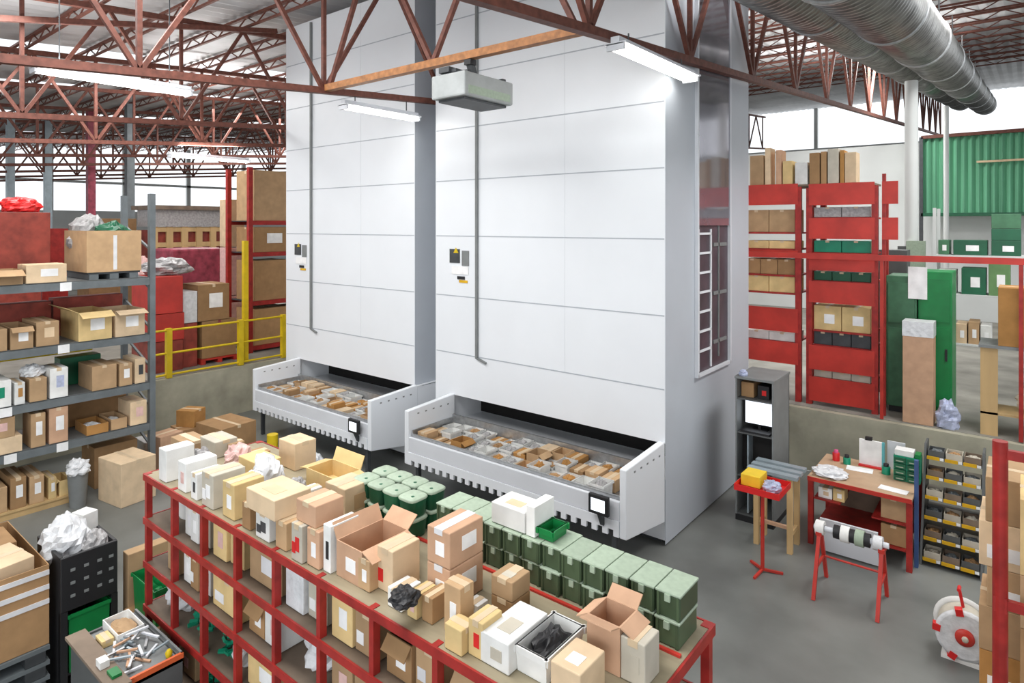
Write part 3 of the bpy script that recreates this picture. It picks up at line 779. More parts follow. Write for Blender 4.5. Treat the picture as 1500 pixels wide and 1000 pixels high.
# pale boards and stored goods farther back
for i, (a, c, z0, z1) in enumerate(((336, 358, 1.3, 4.6),)):
    y0, y1 = atx(a, 330, -15.6).y, atx(c, 330, -15.6).y
    for j in range(3):
        carton(-16.1, -15.6, y0, y1, D1+1.22*j, 1.2, f'pale pink tall carton in a stack of three, {["lowest", "middle", "topmost"][j]}', BAGP if j < 2 else TAN2, tape=None)
y0, y1 = atx(250, 330, -16.5).y, atx(325, 330, -16.5).y
pl = thing('shrink_wrapped_load', 'magenta wrapped pallet load behind the brown cartons', 'pallet load', (-17.0, (y0+y1)/2, D1))
MB().box(-.5, .5, -(y1-y0)/2, (y1-y0)/2, .15, 2.4).build('wrapped_goods', MAGENTA, pl, bevel=.06)
for s in (-1, 0, 1): MB().box(-.5, .5, s*(y1-y0)*.4-.08, s*(y1-y0)*.4+.08, 0, .15).build('runner', WOOD, pl)
y0b = atx(228, 330, -16.5).y
bag(-16.7, y0-.5, D1+1.0, .7, .5, 1.2, 'pink and white plastic bundle beside the magenta load', BAGP)
carton(-17.1, -16.3, y0b-.3, y0-.08, D1, 1.0, 'pale carton carrying the pink plastic bundle', TAN2)
# timber crates and stacked pallets behind
ps = thing('timber_crate', 'long pale timber lattice crate far behind the magenta load', 'crate', (-19.5, 0, D1))
ya, yb_ = atx(226, 330, -19.5).y, atx(332, 330, -19.5).y
for z in (1.9, 2.35, 2.8): MB().box(-.06, .0, ya, yb_, z, z+.14).build('board', WOOD, ps)
for k in range(6):
    y = ya + (yb_-ya)*k/5; MB().box(-.06, .02, y-.09, y+.09, 0, 2.95).build('stud', WOOD, ps)
MB().box(-1.2, -.08, ya, yb_, 0, 2.85).build('goods', MAROON, ps)
bd = MB().box(-20.7, -19.45, ya, yb_, D1+2.951, D1+3.45).build('grey_bundle', BAGG); tag(bd, 'grey wrapped bundle lying on the timber crate', 'bundle')
bd = MB().box(-20.9, -19.3, ya-.1, yb_+.1, D1+3.451, D1+3.57).build('plank_cover', PLANK); tag(bd, 'brown plank cover over the grey wrapped bundle', 'board')
# hall goods seen over the pallet rack
for i, (a, c, X, hh, m, lb) in enumerate(((-20, 60, -19, 3.0, MAROON, 'tall dark red stack far behind the pallet rack'),
                                     (62, 100, -21, 2.9, RED, 'narrow red stack far behind the pallet rack'),
                                     (130, 200, -22, 3.2, TAN3, 'brown stack far behind the big open carton'))):
    dock(a, c, X, 1.0, D1, hh, lb, m, tape=None, name='stacked_goods')
for i, (px, X) in enumerate(((15, -30), (70, -30), (133, -26), (190, -24))):
    y = atx(px, 330, X).y
    c = MB().box(-.12, .12, -.12, .12, 0, roofz(y)-D1-.3).build('hall_column', [BLUEG, BLUEG, MAGENTA, STEEL][i], loc=(X, y, D1))
    tag(c, ['pale column before the far windows, outermost', 'pale column before the far windows, second inward', 'dark red column before the far windows', 'dark grey column behind the grey rack upright'][i], 'column')

# goods on the floor between railing wall and shelving
p = atz(350, 655, 0)
carton(-11.1, -10.35, 5.1, 5.75, 0, .62, 'big brown carton on the floor against the dock wall', TAN3, rz=.1)
carton(-11.55, -11.1, 4.85, 5.4, 0, .52, 'brown carton beside the big one, dock wall', TAN3)
carton(-11.5, -11.15, 4.95, 5.25, .52, .28, 'small orange carton tilted on a brown one by dock wall', ORANGEC, rz=.5)
carton(-11.2, -10.85, 4.35, 4.75, 0, .58, 'carton with dark red edge near the grey upright', PINKC, rz=.2)
bag(-10.4, 4.7, 0, .3, .3, .45, 'white bag against the brown cartons', BAG)
carton(-11.75, -11.3, 4.35, 4.7, 0, .4, 'pale carton on the floor behind the grey upright', WHITEC)
bag(-8.9, 5.9, 0, .5, .4, .35, 'white wrapped part on the floor below the farther tower bay', BAG, name='wrapped_part')
t = thing('hand_pump', 'yellow and black floor pump under the farther tower bay', 'pump', (-9.8, 5.75, 0))
MB().tube((0, 0, 0), (0, 0, .5), .09, 14).build('cylinder', YELLOW, t)
MB().box(-.35, -.05, -.12, .12, 0, .3).build('base_unit', BLACK, t, bevel=.02)

# ------------------------------------------------------------------ left foreground: crate tower, big carton, scrap cart
pl = None
for k in range(4):
    pl = thing('plastic_pallet', f'grey pallet under the big strapped carton, {["lowest", "second", "third", "topmost"][k]} of four', 'pallet', (-7.0, 1.1, .125*k))
    MB().box(-.68, .66, -.62, .60, .085, .12).build('deck', STEEL, pl)
    for s in (-.5, 0, .5): MB().box(-.68, .66, s-.07, s+.07, 0, .085).build('runner', DSTEEL, pl)
bc = carton(-7.6, -6.36, .5, 1.70, .5, .66, 'big open cardboard container with three pale straps on pallets', TAN3, opened=True, flapang=(None,)*4, name='cardboard_container')
for z in (.60, .48, .36):
    MB().box(.618, .626, -.6, .6, z-.022, z+.018).build('strap', TAPEW, bc)
    MB().box(-.62, .62, -.607, -.599, z-.022, z+.018).build('strap', TAPEW, bc)
carton(-7.5, -6.95, .75, 1.25, .86, .42, 'loose tan carton inside the big strapped container, outer', TAN)
carton(-6.9, -6.45, 1.15, 1.6, .80, .42, 'loose tan carton inside the big strapped container by black crate', TAN2, rz=.15)
carton(-7.4, -6.95, 1.28, 1.62, .86, .34, 'small loose brown carton inside the big strapped container', TAN3)
cr = thing('black_crate', 'black plastic crate stand with pierced front panel and green tray', 'crate', (-6.6, 1.975, 0))
MB().box(.29, .32, -.215, .215, .74, 1.2).build('pierced_panel', BLACK, cr, bevel=.008)
for z in (1.08, .97, .86):
    for y in (-.13, -.03, .07, .16): MB().box(.318, .323, y-.015, y+.02, z-.012, z+.012).build('slot', MGREY, cr)
MB().box(-.32, .29, -.215, -.19, .0, 1.2).build('side_panel', BLACK, cr)
MB().box(-.32, .29, .19, .215, .0, 1.2).build('side_panel', BLACK, cr)
MB().box(-.32, -.29, -.19, .19, .0, 1.2).build('back_panel', BLACK, cr)
for y in (-.215, .165): MB().box(.27, .32, y, y+.05, 0, .74).build('leg', BLACK, cr)
MB().box(-.29, .29, -.19, .19, 1.02, 1.05).build('deck', BLACK, cr)
MB().box(-.29, .29, -.165, .165, .18, .2).build('lower_shelf', BLACK, cr)
tote(-6.87, -6.29, 1.82, 2.13, .2, .5, 'green tote standing inside the black crate stand', GREENB)
bag(-6.66, 1.9, 1.052, .5, .36, .36, 'white crumpled film heaped on the black crate', BAG)
bag(-6.42, 2.06, 1.052, .2, .2, .24, 'grey crumpled film at the corner of the black crate', BAGG)
carton(-6.86, -6.7, 2.02, 2.16, 1.052, .3, 'small white cardboard sleeve among film on the black crate', WHITEC, tape=None, rz=.3)
bag(-6.8, 1.76, 1.052, .24, .2, .3, 'white and blue printed bag at the outer corner of crate', BAGB) if False else None
tote(-6.25, -5.78, 2.3, 2.72, .55, .32, 'bright green tote between the black crate and red shelving', GREENB, fill=GREENB)
carton(-6.3, -5.75, 2.25, 2.75, 0, .55, 'plain brown carton carrying the bright green tote', TAN3)
carton(-6.42, -6.3, 2.28, 2.7, 0, 1.02, 'upright folded cardboard behind the green tote', TAN, tape=None, name='folded_cardboard')
# scrap cart
ct = thing('scrap_cart', 'dark grey scrap cart with plywood ledge and orange edged tray', 'cart', (-5.07, 1.82, 0))
MB().shell(.82, .44, .62, .02, base=.32).build('body', DGREY, ct)
for sx in (-.34, .34):
    for sy in (-.16, .16):
        w = MB().tube((sx-.02, sy, .08), (sx+.02, sy, .08), .08, 16).build('wheel', BLACK, ct)
        MB().bar((sx, sy, .1), (sx, sy, .33), .03).build('fork', STEEL, w)
MB().box(-.44, .44, -.25, -.12, .94, .962).build('ledge', PLANK, ct)
MB().box(-.41, .41, -.12, .22, .90, .925).build('tray_base', MGREY, ct)
MB().box(.395, .415, -.12, .225, .925, .962).build('tray_edge', mat('paint_orange', (.68, .13, .04), .5), ct)
MB().box(-.41, .41, .21, .225, .925, .962).build('tray_edge', MGREY, ct)
rr = random.Random(9)
carton(-5.46, -5.16, 1.80, 1.98, .926, .07, 'open white edged carton of flat strips on the scrap cart', WHITEC, opened=True, flapang=(None,)*4, fill=TAN)
carton(-5.33, -5.2, 1.71, 1.79, .926, .05, 'small straw carton on the scrap cart beside the white edged one', YEL)
for k in range(26):
    x = -5.12 + rr.random()*.40; y = 1.74 + rr.random()*.24
    o = MB().box(-.05-.05*rr.random(), .06, -.008, .008, 0, .012).build('metal_offcut', [GALV, WHITE2, BLUEG, PINKC][k % 4], loc=(x, y, .927+.013*(k//5)), rz=rr.random()*3)
    tag(o, 'short metal offcut in the heap on the scrap cart', 'offcut', 'metal offcuts on the scrap cart')
carton(-4.84, -4.74, 1.62, 1.68, .963, .02, 'bright green pad on the cart ledge', GREENB, tape=None, name='green_pad')
carton(-4.98, -4.9, 1.6, 1.66, .963, .05, 'small white block on the cart ledge by the green pad', WHITEC, tape=None, name='white_block')
o = MB().lathe([(.02, 0), (.025, .03), (.012, .05)], 12).build('yellow_plug', YELLOW, loc=(-4.74, 1.98, .93)); tag(o, 'yellow plug at the shelving side of the scrap cart', 'plug')

# ------------------------------------------------------------------ right: workstation cabinet, stand, saw bench, desk
ws = thing('workstation_cabinet', 'tall grey computer cabinet with lit screen beside white tower', 'cabinet', (-2.81, 9.0, 0))
W, D_, Hc = .5, .72, 1.94
MB().box(-W/2, -W/2+.02, -D_/2, D_/2, .08, Hc).build('side_panel', MGREY, ws)
MB().box(W/2-.02, W/2, -D_/2, D_/2, .08, Hc).build('side_panel', MGREY, ws)
MB().box(-W/2, W/2, D_/2-.02, D_/2, .08, Hc-.02).build('back_panel', DGREY, ws)
MB().box(-W/2-.01, W/2+.01, -D_/2-.01, D_/2+.01, Hc-.02, Hc+.01).build('roof_panel', MGREY, ws)
for z in (1.66, 1.2, .62, .1): MB().box(-W/2+.02, W/2-.02, -D_/2+.01, D_/2-.02, z-.02, z).build('shelf', DGREY, ws)
MB().box(-W/2+.03, W/2-.03, -D_/2+.2, D_/2-.02, .64, 1.17).build('lower_shade_block', DARK, ws)  # solid dark block, painted shade of the open compartment
MB().box(-W/2, W/2, -D_/2, D_/2, 0, .08).build('plinth', BLACK, ws)
MB().box(-.1, -.08, -D_/2+.02, -D_/2+.2, .12, 1.17).build('inner_post', BLUEG, ws)
m_ = thing('computer_monitor', 'monitor with white lit screen in the grey cabinet', 'monitor', (-2.81, 8.85, 1.201))
MB().box(-.2, .2, 0, .04, .07, .40).build('bezel', BLACK, m_)
MB().box(-.185, .185, -.003, 0, .085, .385).build('screen', SCREEN, m_)
MB().box(-.1, .1, -.03, .1, 0, .015).bar((0, .03, .01), (0, .03, .1), .04).build('stand', BLACK, m_)
k_ = MB().box(-.19, .19, -.07, .07, 0, .025).build('keyboard', BLACK, loc=(-2.81, 8.73, 1.201)); tag(k_, 'black keyboard before the lit monitor in the cabinet', 'keyboard')
carton(-3.02, -2.85, 8.75, 9.1, 1.66, .2, 'dark brown box in the top compartment of the grey cabinet', TAN3, tape=None)
carton(-2.8, -2.65, 8.75, 9.05, 1.66, .18, 'black and red box in the top compartment of the grey cabinet', BLACK, tape=None, lab=['f'], labm=REDP)
bag(-2.98, 8.72, 1.951, .12, .12, .08, 'small blue and pink cloth on the grey cabinet roof', BAGB, name='cloth_bundle')

st = thing('tray_stand', 'red pedestal tray stand in front of the grey cabinet', 'stand', (-2.35, 7.52, 0))
MB().tube((0, 0, .02), (0, 0, .96), .022, 10).build('pole', REDB, st)
for a in range(3):
    MB().bar((0, 0, .03), (.22*math.cos(a*2.1+.4), .22*math.sin(a*2.1+.4), .012), .025).build('foot', REDB, st)
b = MB().shell(.5, .46, .07, .006, base=.96); b.build('tray', REDP, st)
carton(-2.58, -2.36, 7.46, 7.72, .968, .13, 'yellow box in the red pedestal tray', mat('card_lemon', (.75, .52, .03), .6), tape=None)
bag(-2.24, 7.50, .968, .2, .2, .12, 'white and blue plastic packets in the red pedestal tray', BAGB)
sb = thing('timber_bench', 'small pale timber bench with grey metal slats behind red stand', 'bench', (-2.42, 8.3, 0))
for sx in (-.2, .2):
    for sy in (-.15, .15): MB().box(sx-.03, sx+.03, sy-.03, sy+.03, 0, .92).build('leg', WOOD, sb)
    MB().box(sx-.02, sx+.02, -.12, .12, .2, .25).build('stretcher', WOOD, sb)
for sy in (-.17, .0, .17): MB().box(-.3, .3, sy-.05, sy+.05, .92, .96).build('slat', BLUEG, sb)
MB().box(-.2, .2, -.02, .02, .22, .26).build('stretcher', PINKC, sb)

dk = thing('workbench', 'red framed workbench with tan top covered in papers and boxes', 'workbench', (-1.56, 9.05, 0))
MB().box(-.56, .56, -.5, .5, .82, .85).build('worktop', mat('worktop_tan', (.48, .33, .21), .5, var=.08), dk)
ed = MB()
for k in range(6): ed.box(-.5+.19*k, -.42+.19*k, -.515, -.5, .80, .845)
MB().box(-.56, .56, -.512, -.5, .80, .85).build('front_edge', REDB, dk)
for sx in (-.53, .53):
    for sy in (-.46, .46): MB().box(sx-.03, sx+.03, sy-.03, sy+.03, 0, .82).build('leg', RED, dk)
MB().box(-.5, .5, .42, .44, .1, .8).build('rear_panel', PLANK, dk)
MB().box(-.5, .5, -.44, .42, .2, .22).build('low_shelf', RED, dk)
MB().box(.14, .5, -.44, .3, .50, .52).build('side_shelf', RED, dk)
MB().box(-.5, -.2, -.44, .3, .56, .58).build('side_shelf', RED, dk)
def on(x0, x1, y0, y1, h, label, m, z=.85, **k): return carton(x0, x1, y0, y1, z, h, label, m, tape=None, **k)
bag(-1.9, 8.75, .85, .4, .34, .1, 'clear crumpled film on the workbench corner', BAG)
def can(x, y, z, r, hh, label, m, cm):
    o = MB().lathe([(r, 0), (r, hh), (r*.9, hh+.004)], 18).build('can', m, loc=(x, y, z+.001)); tag(o, label, 'can')
    MB().lathe([(r*.6, hh), (r*.6, hh+.04), (r*.3, hh+.045)], 14).build('cap', cm, o); return o
can(-1.96, 9.35, .85, .045, .1, 'red can with pink cap at the workbench back', REDP, mat('cap_pink', (.7, .1, .25), .5))
can(-1.82, 9.3, .85, .045, .08, 'green can with black cap at the workbench back', TEAL, BLACK)
nb = thing('document_board', 'upright white document board with blue edge on the workbench', 'board', (-1.56, 9.38, .851))
MB().box(-.13, .13, 0, .03, .02, .34).build('sheet', PAPER, nb)
MB().box(.13, .16, 0, .035, .0, .34).build('edge_strip', mat('edge_cyan', (.12, .45, .5), .5), nb)
MB().box(-.13, .16, -.05, .08, 0, .02).build('foot', REDP, nb)
MB().box(-.06, .02, -.01, .04, .34, .38).build('clip', BLACK, nb)
nb2 = MB().box(-.1, .1, 0, .02, 0, .36).build('display_board', WHITE2, loc=(-1.28, 9.46, .851)); tag(nb2, 'upright light grey panel beside the blue edged board', 'panel')
can(-1.36, 9.24, .85, .05, .09, 'teal tape roll holder on the workbench', TEAL, BLACK)
dr = thing('drawer_unit', 'green small parts drawer unit topped by a white box', 'drawer unit', (-1.12, 9.2, .851))
MB().shell(.0001, .0001, .0001).build('rear_stop', TEAL, dr) if False else None
MB().box(-.14, .14, -.1, .12, 0, .3).build('case', TEAL, dr)
for i in range(4):
    for sx in (-.07, .07):
        q = MB().box(sx-.06, sx+.06, -.13, -.1, .015+.072*i, .072+.072*i).build('drawer', GREEN, dr)
        MB().box(sx-.04, sx+.04, -.14, -.13, .03+.072*i, .04+.072*i).build('pull', LIDG, q)
on(-1.25, -1.05, 9.12, 9.28, .07, 'white box lying on the green drawer unit', WHITEC, z=1.152)
on(-1.04, -.98, 9.12, 9.26, .05, 'small green box on the drawer unit corner', GREENB, z=1.152)
def sheet(x0, x1, y0, y1, z, label, rz=0):
    o = MB().box(-(x1-x0)/2, (x1-x0)/2, -(y1-y0)/2, (y1-y0)/2, 0, .004).build('paper_sheet', PAPER, loc=((x0+x1)/2, (y0+y1)/2, z+.001), rz=rz); tag(o, label, 'paper'); return o
sheet(-1.36, -1.06, 8.66, 8.8, .85, 'white paper sheet near the front edge of the workbench', -.1)
sheet(-1.8, -1.5, 9.1, 9.27, .85, 'white paper sheet below the document board', .1)
carton(-1.33, -1.07, 8.66, 8.95, .52, .25, 'tan carton on the side shelf under the workbench', TAN)
carton(-1.33, -1.07, 8.66, 8.95, .222, .23, 'tan carton on the low shelf under the workbench', TAN3)
carton(-2.02, -1.86, 8.65, 8.85, .58, .13, 'white and tan carton on the shelf under bench, towards cabinet', WHITEC, lab=['f'], labm=TAN2)
carton(-1.85, -1.72, 8.65, 8.85, .58, .15, 'straw carton on the shelf under bench, towards cabinet', YEL, lab=['f'])
t = MB().box(-.31, .31, -.012, .012, 0, .42, Matrix.Rotation(.18, 4, 'X')).build('grey_sheet', WHITE2, loc=(-1.63, 8.47, .02)); tag(t, 'light grey sheet leaning against the front of the workbench', 'sheet')

# trestle with wrapped rollers
tr = thing('trestle', 'red steel trestle holding wrapped white rollers on the open floor', 'trestle', (-1.45, 7.58, 0))
for sx in (-.30, .30):
    fr = MB()
    fr.bar((sx, -.29, 0), (sx, -.04, .62), .036); fr.build('leg', REDB, tr)
    MB().bar((sx, .29, 0), (sx, .04, .62), .036).build('leg', REDB, tr)
    MB().bar((sx, -.17, .3), (sx, .17, .3), .026).build('cross_bar', REDB, tr)
    MB().box(sx-.03, sx+.03, -.07, .07, .6, .64).build('head', REDB, tr)
MB().tube((-.30, .15, .3), (.30, .15, .3), .012, 8).build('tie_rod', REDB, tr)
MB().tube((-.36, 0, .67), (.36, 0, .67), .03, 12).build('top_bar', WHITE2, tr)
for i, (x0, r, m) in enumerate(((-.34, .075, WHITEC), (-.16, .07, BLACK), (-.09, .085, WHITEC), (-.01, .07, BLACK), (.05, .085, LIDG), (.13, .07, BLACK), (.22, .075, BAG))):
    o = MB().tube((0, 0, 0), (.06 if m is BLACK else .085, 0, 0), r, 18).build('roller', m, loc=(-1.45+x0, 7.58, .671)); 
    MB().tube((-.002, 0, 0), (.0 if m is BLACK else .087, 0, 0), r*.45, 12).build('core', DSTEEL, o)
    tag(o, ['white roller at the cabinet end of the trestle bar', 'black roller next to the end white roller', 'white roller between two black rollers', 'black roller in the middle of the trestle bar', 'sage roller on the trestle bar', 'black roller next to the film wrapped end', 'film wrapped roller at the cable reel end of trestle'][i], 'roller', 'rollers on the trestle')

# cable reel
cr = thing('cable_reel', 'white drum reel with red hub and red tabs on the floor', 'reel', (-.44, 7.22, .255))
TX = Matrix.Rotation(math.radians(8), 4, 'Z') @ Matrix.Rotation(PI/2, 4, 'X')
MB().lathe([(.20, .10), (.225, .11), (.225, .14), (.20, .15)], 32, TX).build('front_flange', BAG, cr)
MB().lathe([(.20, -.15), (.225, -.14), (.225, -.11), (.20, -.10)], 32, TX).build('rear_flange', WHITEC, cr)
MB().lathe([(.19, -.10), (.20, 0), (.19, .10)], 32, TX).build('cable', GREYC, cr)
MB().lathe([(.075, .15), (.075, .17), (.04, .18), (.01, .18)], 24, TX).build('hub', REDB, cr)
MB().lathe([(.025, .18), (.025, .2), (.005, .2)], 12, TX).build('axle_cap', GREYC, cr)
for k in range(5):
    a = k*2*PI/5+.5
    T = TX @ Matrix.Rotation(a, 4, 'Z')
    MB().box(.185, .245, -.03, .03, .095, .158, T).build('clip_tab', REDP, cr)
MB().box(-.16, .16, -.14, .14, -.255, -.222).build('cradle', WHITEC, cr)
MB().tube((0, 0, .20), (-.03, 0, .36), .014, 8).tube((-.03, -.04, .36), (-.03, .04, .36), .016, 8).build('handle', REDP, cr)

# stepped parts rack with yellow labels
sp = thing('stepped_parts_rack', 'stepped grey parts rack with yellow label strips beside the workbench', 'rack', (-.66, 8.85, 0))
for s in (-.29, .29):
    b = MB(); b.add([(s-.012, 0, 0), (s+.012, 0, 0), (s+.012, .75, 0), (s-.012, .75, 0), (s-.012, .5, 1.3), (s+.012, .5, 1.3), (s+.012, .75, 1.3), (s-.012, .75, 1.3)],
                    [(0,3,2,1),(4,5,6,7),(0,1,5,4),(1,2,6,5),(2,3,7,6),(3,0,4,7)])
    b.build('side_panel', DGREY, sp)
for i in range(6):
    z = .06+.215*i; y = .02+.083*i
    MB().box(-.278, .278, y, .74, z, z+.012).build('shelf', DGREY, sp)
    for k in range(3):
        x = -.27+.183*k
        MB().box(x, x+.13, y-.008, y, z-.005, z+.035).build('label_strip', LABELY, sp)
        MB().box(x+.133, x+.172, y-.008, y, z+.0, z+.03).build('white_tag', PAPER, sp)
    for k in range(3):
        x = -.27+.183*k
        o = MB().shell(.165, .2, .085, .006).build('parts_bin', [GREYC, PLANK, DGREY][(i+k) % 3], loc=(-.66+x+.09, 8.85+y+.13, z+.0125))
        tag(o, f'shallow parts bin on the {ORD[5-i]} step down of the stepped rack, {["workbench side", "middle", "wall side"][k]}', 'bin', 'bins in the stepped parts rack')
        MB().blob(.14, .17, .075, seed=i*3+k, amp=.3).build('contents', [GREYC, STEEL, TAN3][(i*2+k) % 3], o, loc=(0, 0, .008))
fp = MB().box(-.02, .02, -.03, .03, 0, 1.25).build('blue_post', BLUE, loc=(-.98, 8.76, 0)); tag(fp, 'dark blue upright between workbench and stepped parts rack', 'post')
bag(-1.02, 9.9, DZ*0, .3, .3, .4, 'blue white film bundle on the dock edge', BAGB) if False else None

# right shelving: red upright with stacks of cartons
rs = thing('red_rack_frame', 'red round upright and beams of the rack at the frame edge', 'rack', (0, 0, 0))
MB().tube((-.12, 5.2, 0), (-.12, 5.2, 2.6), .042, 18).build('upright', RED, rs)
MB().tube((1.2, 5.2, 0), (1.2, 5.2, 2.6), .042, 18).build('upright', RED, rs)
MB().tube((1.2, 7.0, 0), (1.2, 7.0, 2.6), .042, 18).build('upright', RED, rs)
for z in (1.58, 2.55): MB().box(-.1, 1.2, 5.18, 5.22, z-.06, z).build('beam', RED, rs)
MB().box(-.155, -.085, 5.165, 5.235, 1.5, 1.6).build('beam_clamp', RED, rs)
st_ = [(.42, TAN3), (.36, ORANGEC), (.34, TAN), (.3, TAN), (.34, TAN2), (.34, TAN)]
z = 0
for i, (hh, m) in enumerate(st_):
    j = R.uniform(-.03, .03)
    carton(-.24+j, .38+j, 6.0, 6.55, z, hh-.002, f'carton in the stack left of the red upright, {ORD[i]} from the floor', m, lab=['l'] if i in (1, 3, 4) else None, )
    z += hh
z = 0
for i, hh in enumerate((.5, .4, .45, .35, .5)):
    carton(-.02, .6, 5.35, 5.9, z, hh-.002, f'carton in the stack behind the red upright, {ORD[i]} from the floor', [TAN, PINKC, TAN3, TAN, YEL][i], lab=['l'] if i in (1, 2) else None); z += hh
carton(-.4, -.05, 5.5, 5.85, 0, .3, 'low straw carton on the floor before the red upright stack', YEL, lab=['t'])
bag(.35, 5.7, 2.2, .55, .5, .3, 'grey brown sack on the stack behind the red upright', GREYC)

# ------------------------------------------------------------------ right dock: red racks, machines, green stores
def red_rack(x0, x1, y, ztop, panels, label):
    t = thing('red_panel_rack', label, 'rack', (x0, y, D1))
    w = x1-x0
    for x in (0, w):
        for yy in (0, .95): MB().box(x-.045, x+.045, yy-.045, yy+.045, 0, ztop-D1-.08).build('upright', RED, t)
    for za, zc in panels:
        MB().box(.0, w, -.06, -.045, za-D1, zc-D1).build('panel', REDB, t)
    return t
def zat(py, px, Y): return aty(px, py, Y).z
YR = 11.45
pan2 = [(zat(300, 1235, YR), zat(268, 1235, YR)), (zat(350, 1235, YR), zat(319, 1235, YR)), (zat(397, 1235, YR), zat(371, 1235, YR)), (zat(445, 1235, YR), zat(413, 1235, YR)),
        (zat(545, 1235, YR), zat(509, 1235, YR)), (zat(592, 1235, YR), zat(556, 1235, YR))]
pan1 = [(zat(300, 1140, YR), zat(270, 1140, YR)), (zat(484, 1140, YR), zat(450, 1140, YR)), (zat(530, 1140, YR), zat(499, 1140, YR)), (zat(372, 1140, YR), zat(366, 1140, YR))]
xa, xb = aty(1186, 330, YR).x, aty(1282, 330, YR).x
xc, xd = aty(1060, 330, YR).x, aty(1170, 330, YR).x
red_rack(xa, xb, YR, zat(266, 1235, YR), pan2, 'red rack with six wide red panels on the dock, free end')
red_rack(xc, xd, YR, zat(268, 1140, YR), pan1, 'red rack partly hidden behind the white tower on the dock')
sh = thing('end_panel_frame', 'bright red end panels at the free side of the red rack', 'panel', (xb+.10, YR, D1))
for za, zc in pan2[:2]: MB().box(0, .22, -.05, -.03, za-D1, zc-D1).build('panel', REDB, sh)
MB().box(.0, .05, -.03, .02, 0, 3.8).build('post', RED, sh)
# decks in the racks and cartons on them
def deckbox(x0, x1, ptop, pbot, pxm, label, m, n, lab=None):
    zc, za = zat(ptop, pxm, YR), zat(pbot, pxm, YR)
    d = MB().box(x0+.05, x1-.05, YR-.0, YR+.85, za-.03, za).build('rack_shelf', RED); tag(d, 'red shelf carrying ' + label, 'shelf')
    for i in range(n):
        a = x0+.06+(x1-x0-.12)*i/n; e = x0+.06+(x1-x0-.12)*(i+1)/n-.01
        carton(a, e, YR+.03, YR+.6, za, zc-za, (f'{ORD[i]} carton from the tower among ' if n > 1 else 'wide carton, namely ') + label, m, lab=lab)
deckbox(xc+.3, xd, 307, 340, 1140, 'tan cartons high on the tower side red rack', TAN, 2)
deckbox(xc+.3, xd, 353, 364, 1140, 'flat cartons just above the long red rail', YEL, 2)
deckbox(xc+.3, xd, 380, 402, 1140, 'dark cartons just below the long red rail', TAN3, 3)
deckbox(xc+.3, xd, 405, 428, 1140, 'straw cartons above the middle red panel', YEL, 2)
deckbox(xc+.3, xd, 487, 499, 1140, 'white parts between the lower red panels', WHITEC, 2)
deckbox(xa, xb, 303, 318, 1235, 'mixed goods between the upper red panels', BAGG, 2)
deckbox(xa, xb, 353, 370, 1235, 'green and white goods above the long red rail', TEAL, 2)
deckbox(xa, xb, 399, 412, 1235, 'green and grey goods under the long red rail', GREEN, 3)
deckbox(xa, xb, 450, 486, 1235, 'large tan cartons in the open middle level', YEL, 2, lab=['f'])
deckbox(xa, xb, 489, 508, 1235, 'dark grey goods under the large tan cartons', DSTEEL, 3)
deckbox(xa, xb, 547, 557, 1235, 'cream and dark goods above the lowest panel', GREYC, 3)
# tall cartons on the rack tops
dd = zat(266, 1235, YR)
tpl = MB().box(xc+.1, xb-.05, YR-.0, YR+.85, dd-.05, dd-.02).build('top_deck', PLANK); tag(tpl, 'plank deck across the tops of the red racks', 'deck')
for i, (a, c, tp, m, nm) in enumerate(((1098, 1118, 226, TAN, 'tan'), (1120, 1128, 215, TAN2, 'thin pale'), (1136, 1144, 218, PINKC, 'slim pinkish'), (1146, 1160, 234, YEL, 'straw'), (1164, 1182, 236, WHITEC, 'white'), (1185, 1200, 222, TAN3, 'dark brown'), (1202, 1210, 220, TAN3, 'slim brown'), (1212, 1228, 216, GREYC, 'pale grey'), (1230, 1236, 218, ORANGEC, 'slim orange'), (1237, 1254, 221, TAN2, 'cream'))):
    x0, x1 = aty(a, 330, YR).x, aty(c, 330, YR).x
    carton(x0, x1, YR+.02, YR+.3, dd-.02, zat(tp, (a+c)/2, YR)-dd, f'{nm} upright carton standing on the red rack top deck', m, tape=None)
rb = thing('red_rail', 'long thin red rail crossing in front of the dock goods', 'rail', (0, 11.2, 3.5))
MB().bar((-4.6, 0, 0), (1.5, 0, 0), .06, .09).build('beam', REDB, rb)
for x in (-.03, 1.4): MB().bar((x, 0, -2.48), (x, 0, 0), .05).build('post', RED, rb)
xe = xb+.13
MB().bar((xe, 0, -2.48), (xe, 0, 0), .045).build('post', REDB, rb)

# green machine cabinets and tall carton
ya = 11.75
def gcab(px0, px1, ptop, m, label, door):
    x0, x1 = aty(px0, 330, ya).x, aty(px1, 330, ya).x; zc = zat(ptop, (px0+px1)/2, ya)
    t = thing('green_cabinet', label, 'cabinet', ((x0+x1)/2, ya, D1)); w = x1-x0
    MB().box(-w/2, w/2, 0, .7, .1, zc-D1).build('case', m, t, bevel=.01)
    MB().box(-w/2+.03, w/2-.03, -.02, 0, .2, (zc-D1)*.62).build('door', m, t)
    q = MB().box(-w/2+.03, w/2-.03, -.025, 0, (zc-D1)*.66, (zc-D1)*.95).build('hatch', GREENB if door else m, t)
    MB().box(w/2-.09, w/2-.06, -.045, -.02, (zc-D1)*.4, (zc-D1)*.48).build('handle', BLACK, t)
    MB().box(-w/2+.03, w/2-.03, .05, .65, 0, .1).build('plinth', BLACK, t)
    return x0, x1, zc
gx = gcab(1298, 1343, 404, GMACH, 'dull green machine cabinet beside the red rack on the dock', False)
gy = gcab(1345, 1395, 398, GREENB, 'bright green machine cabinet behind the tall pinkish carton', True)
x0, x1 = aty(1330, 330, 11.7).x, aty(1358, 330, 11.7).x
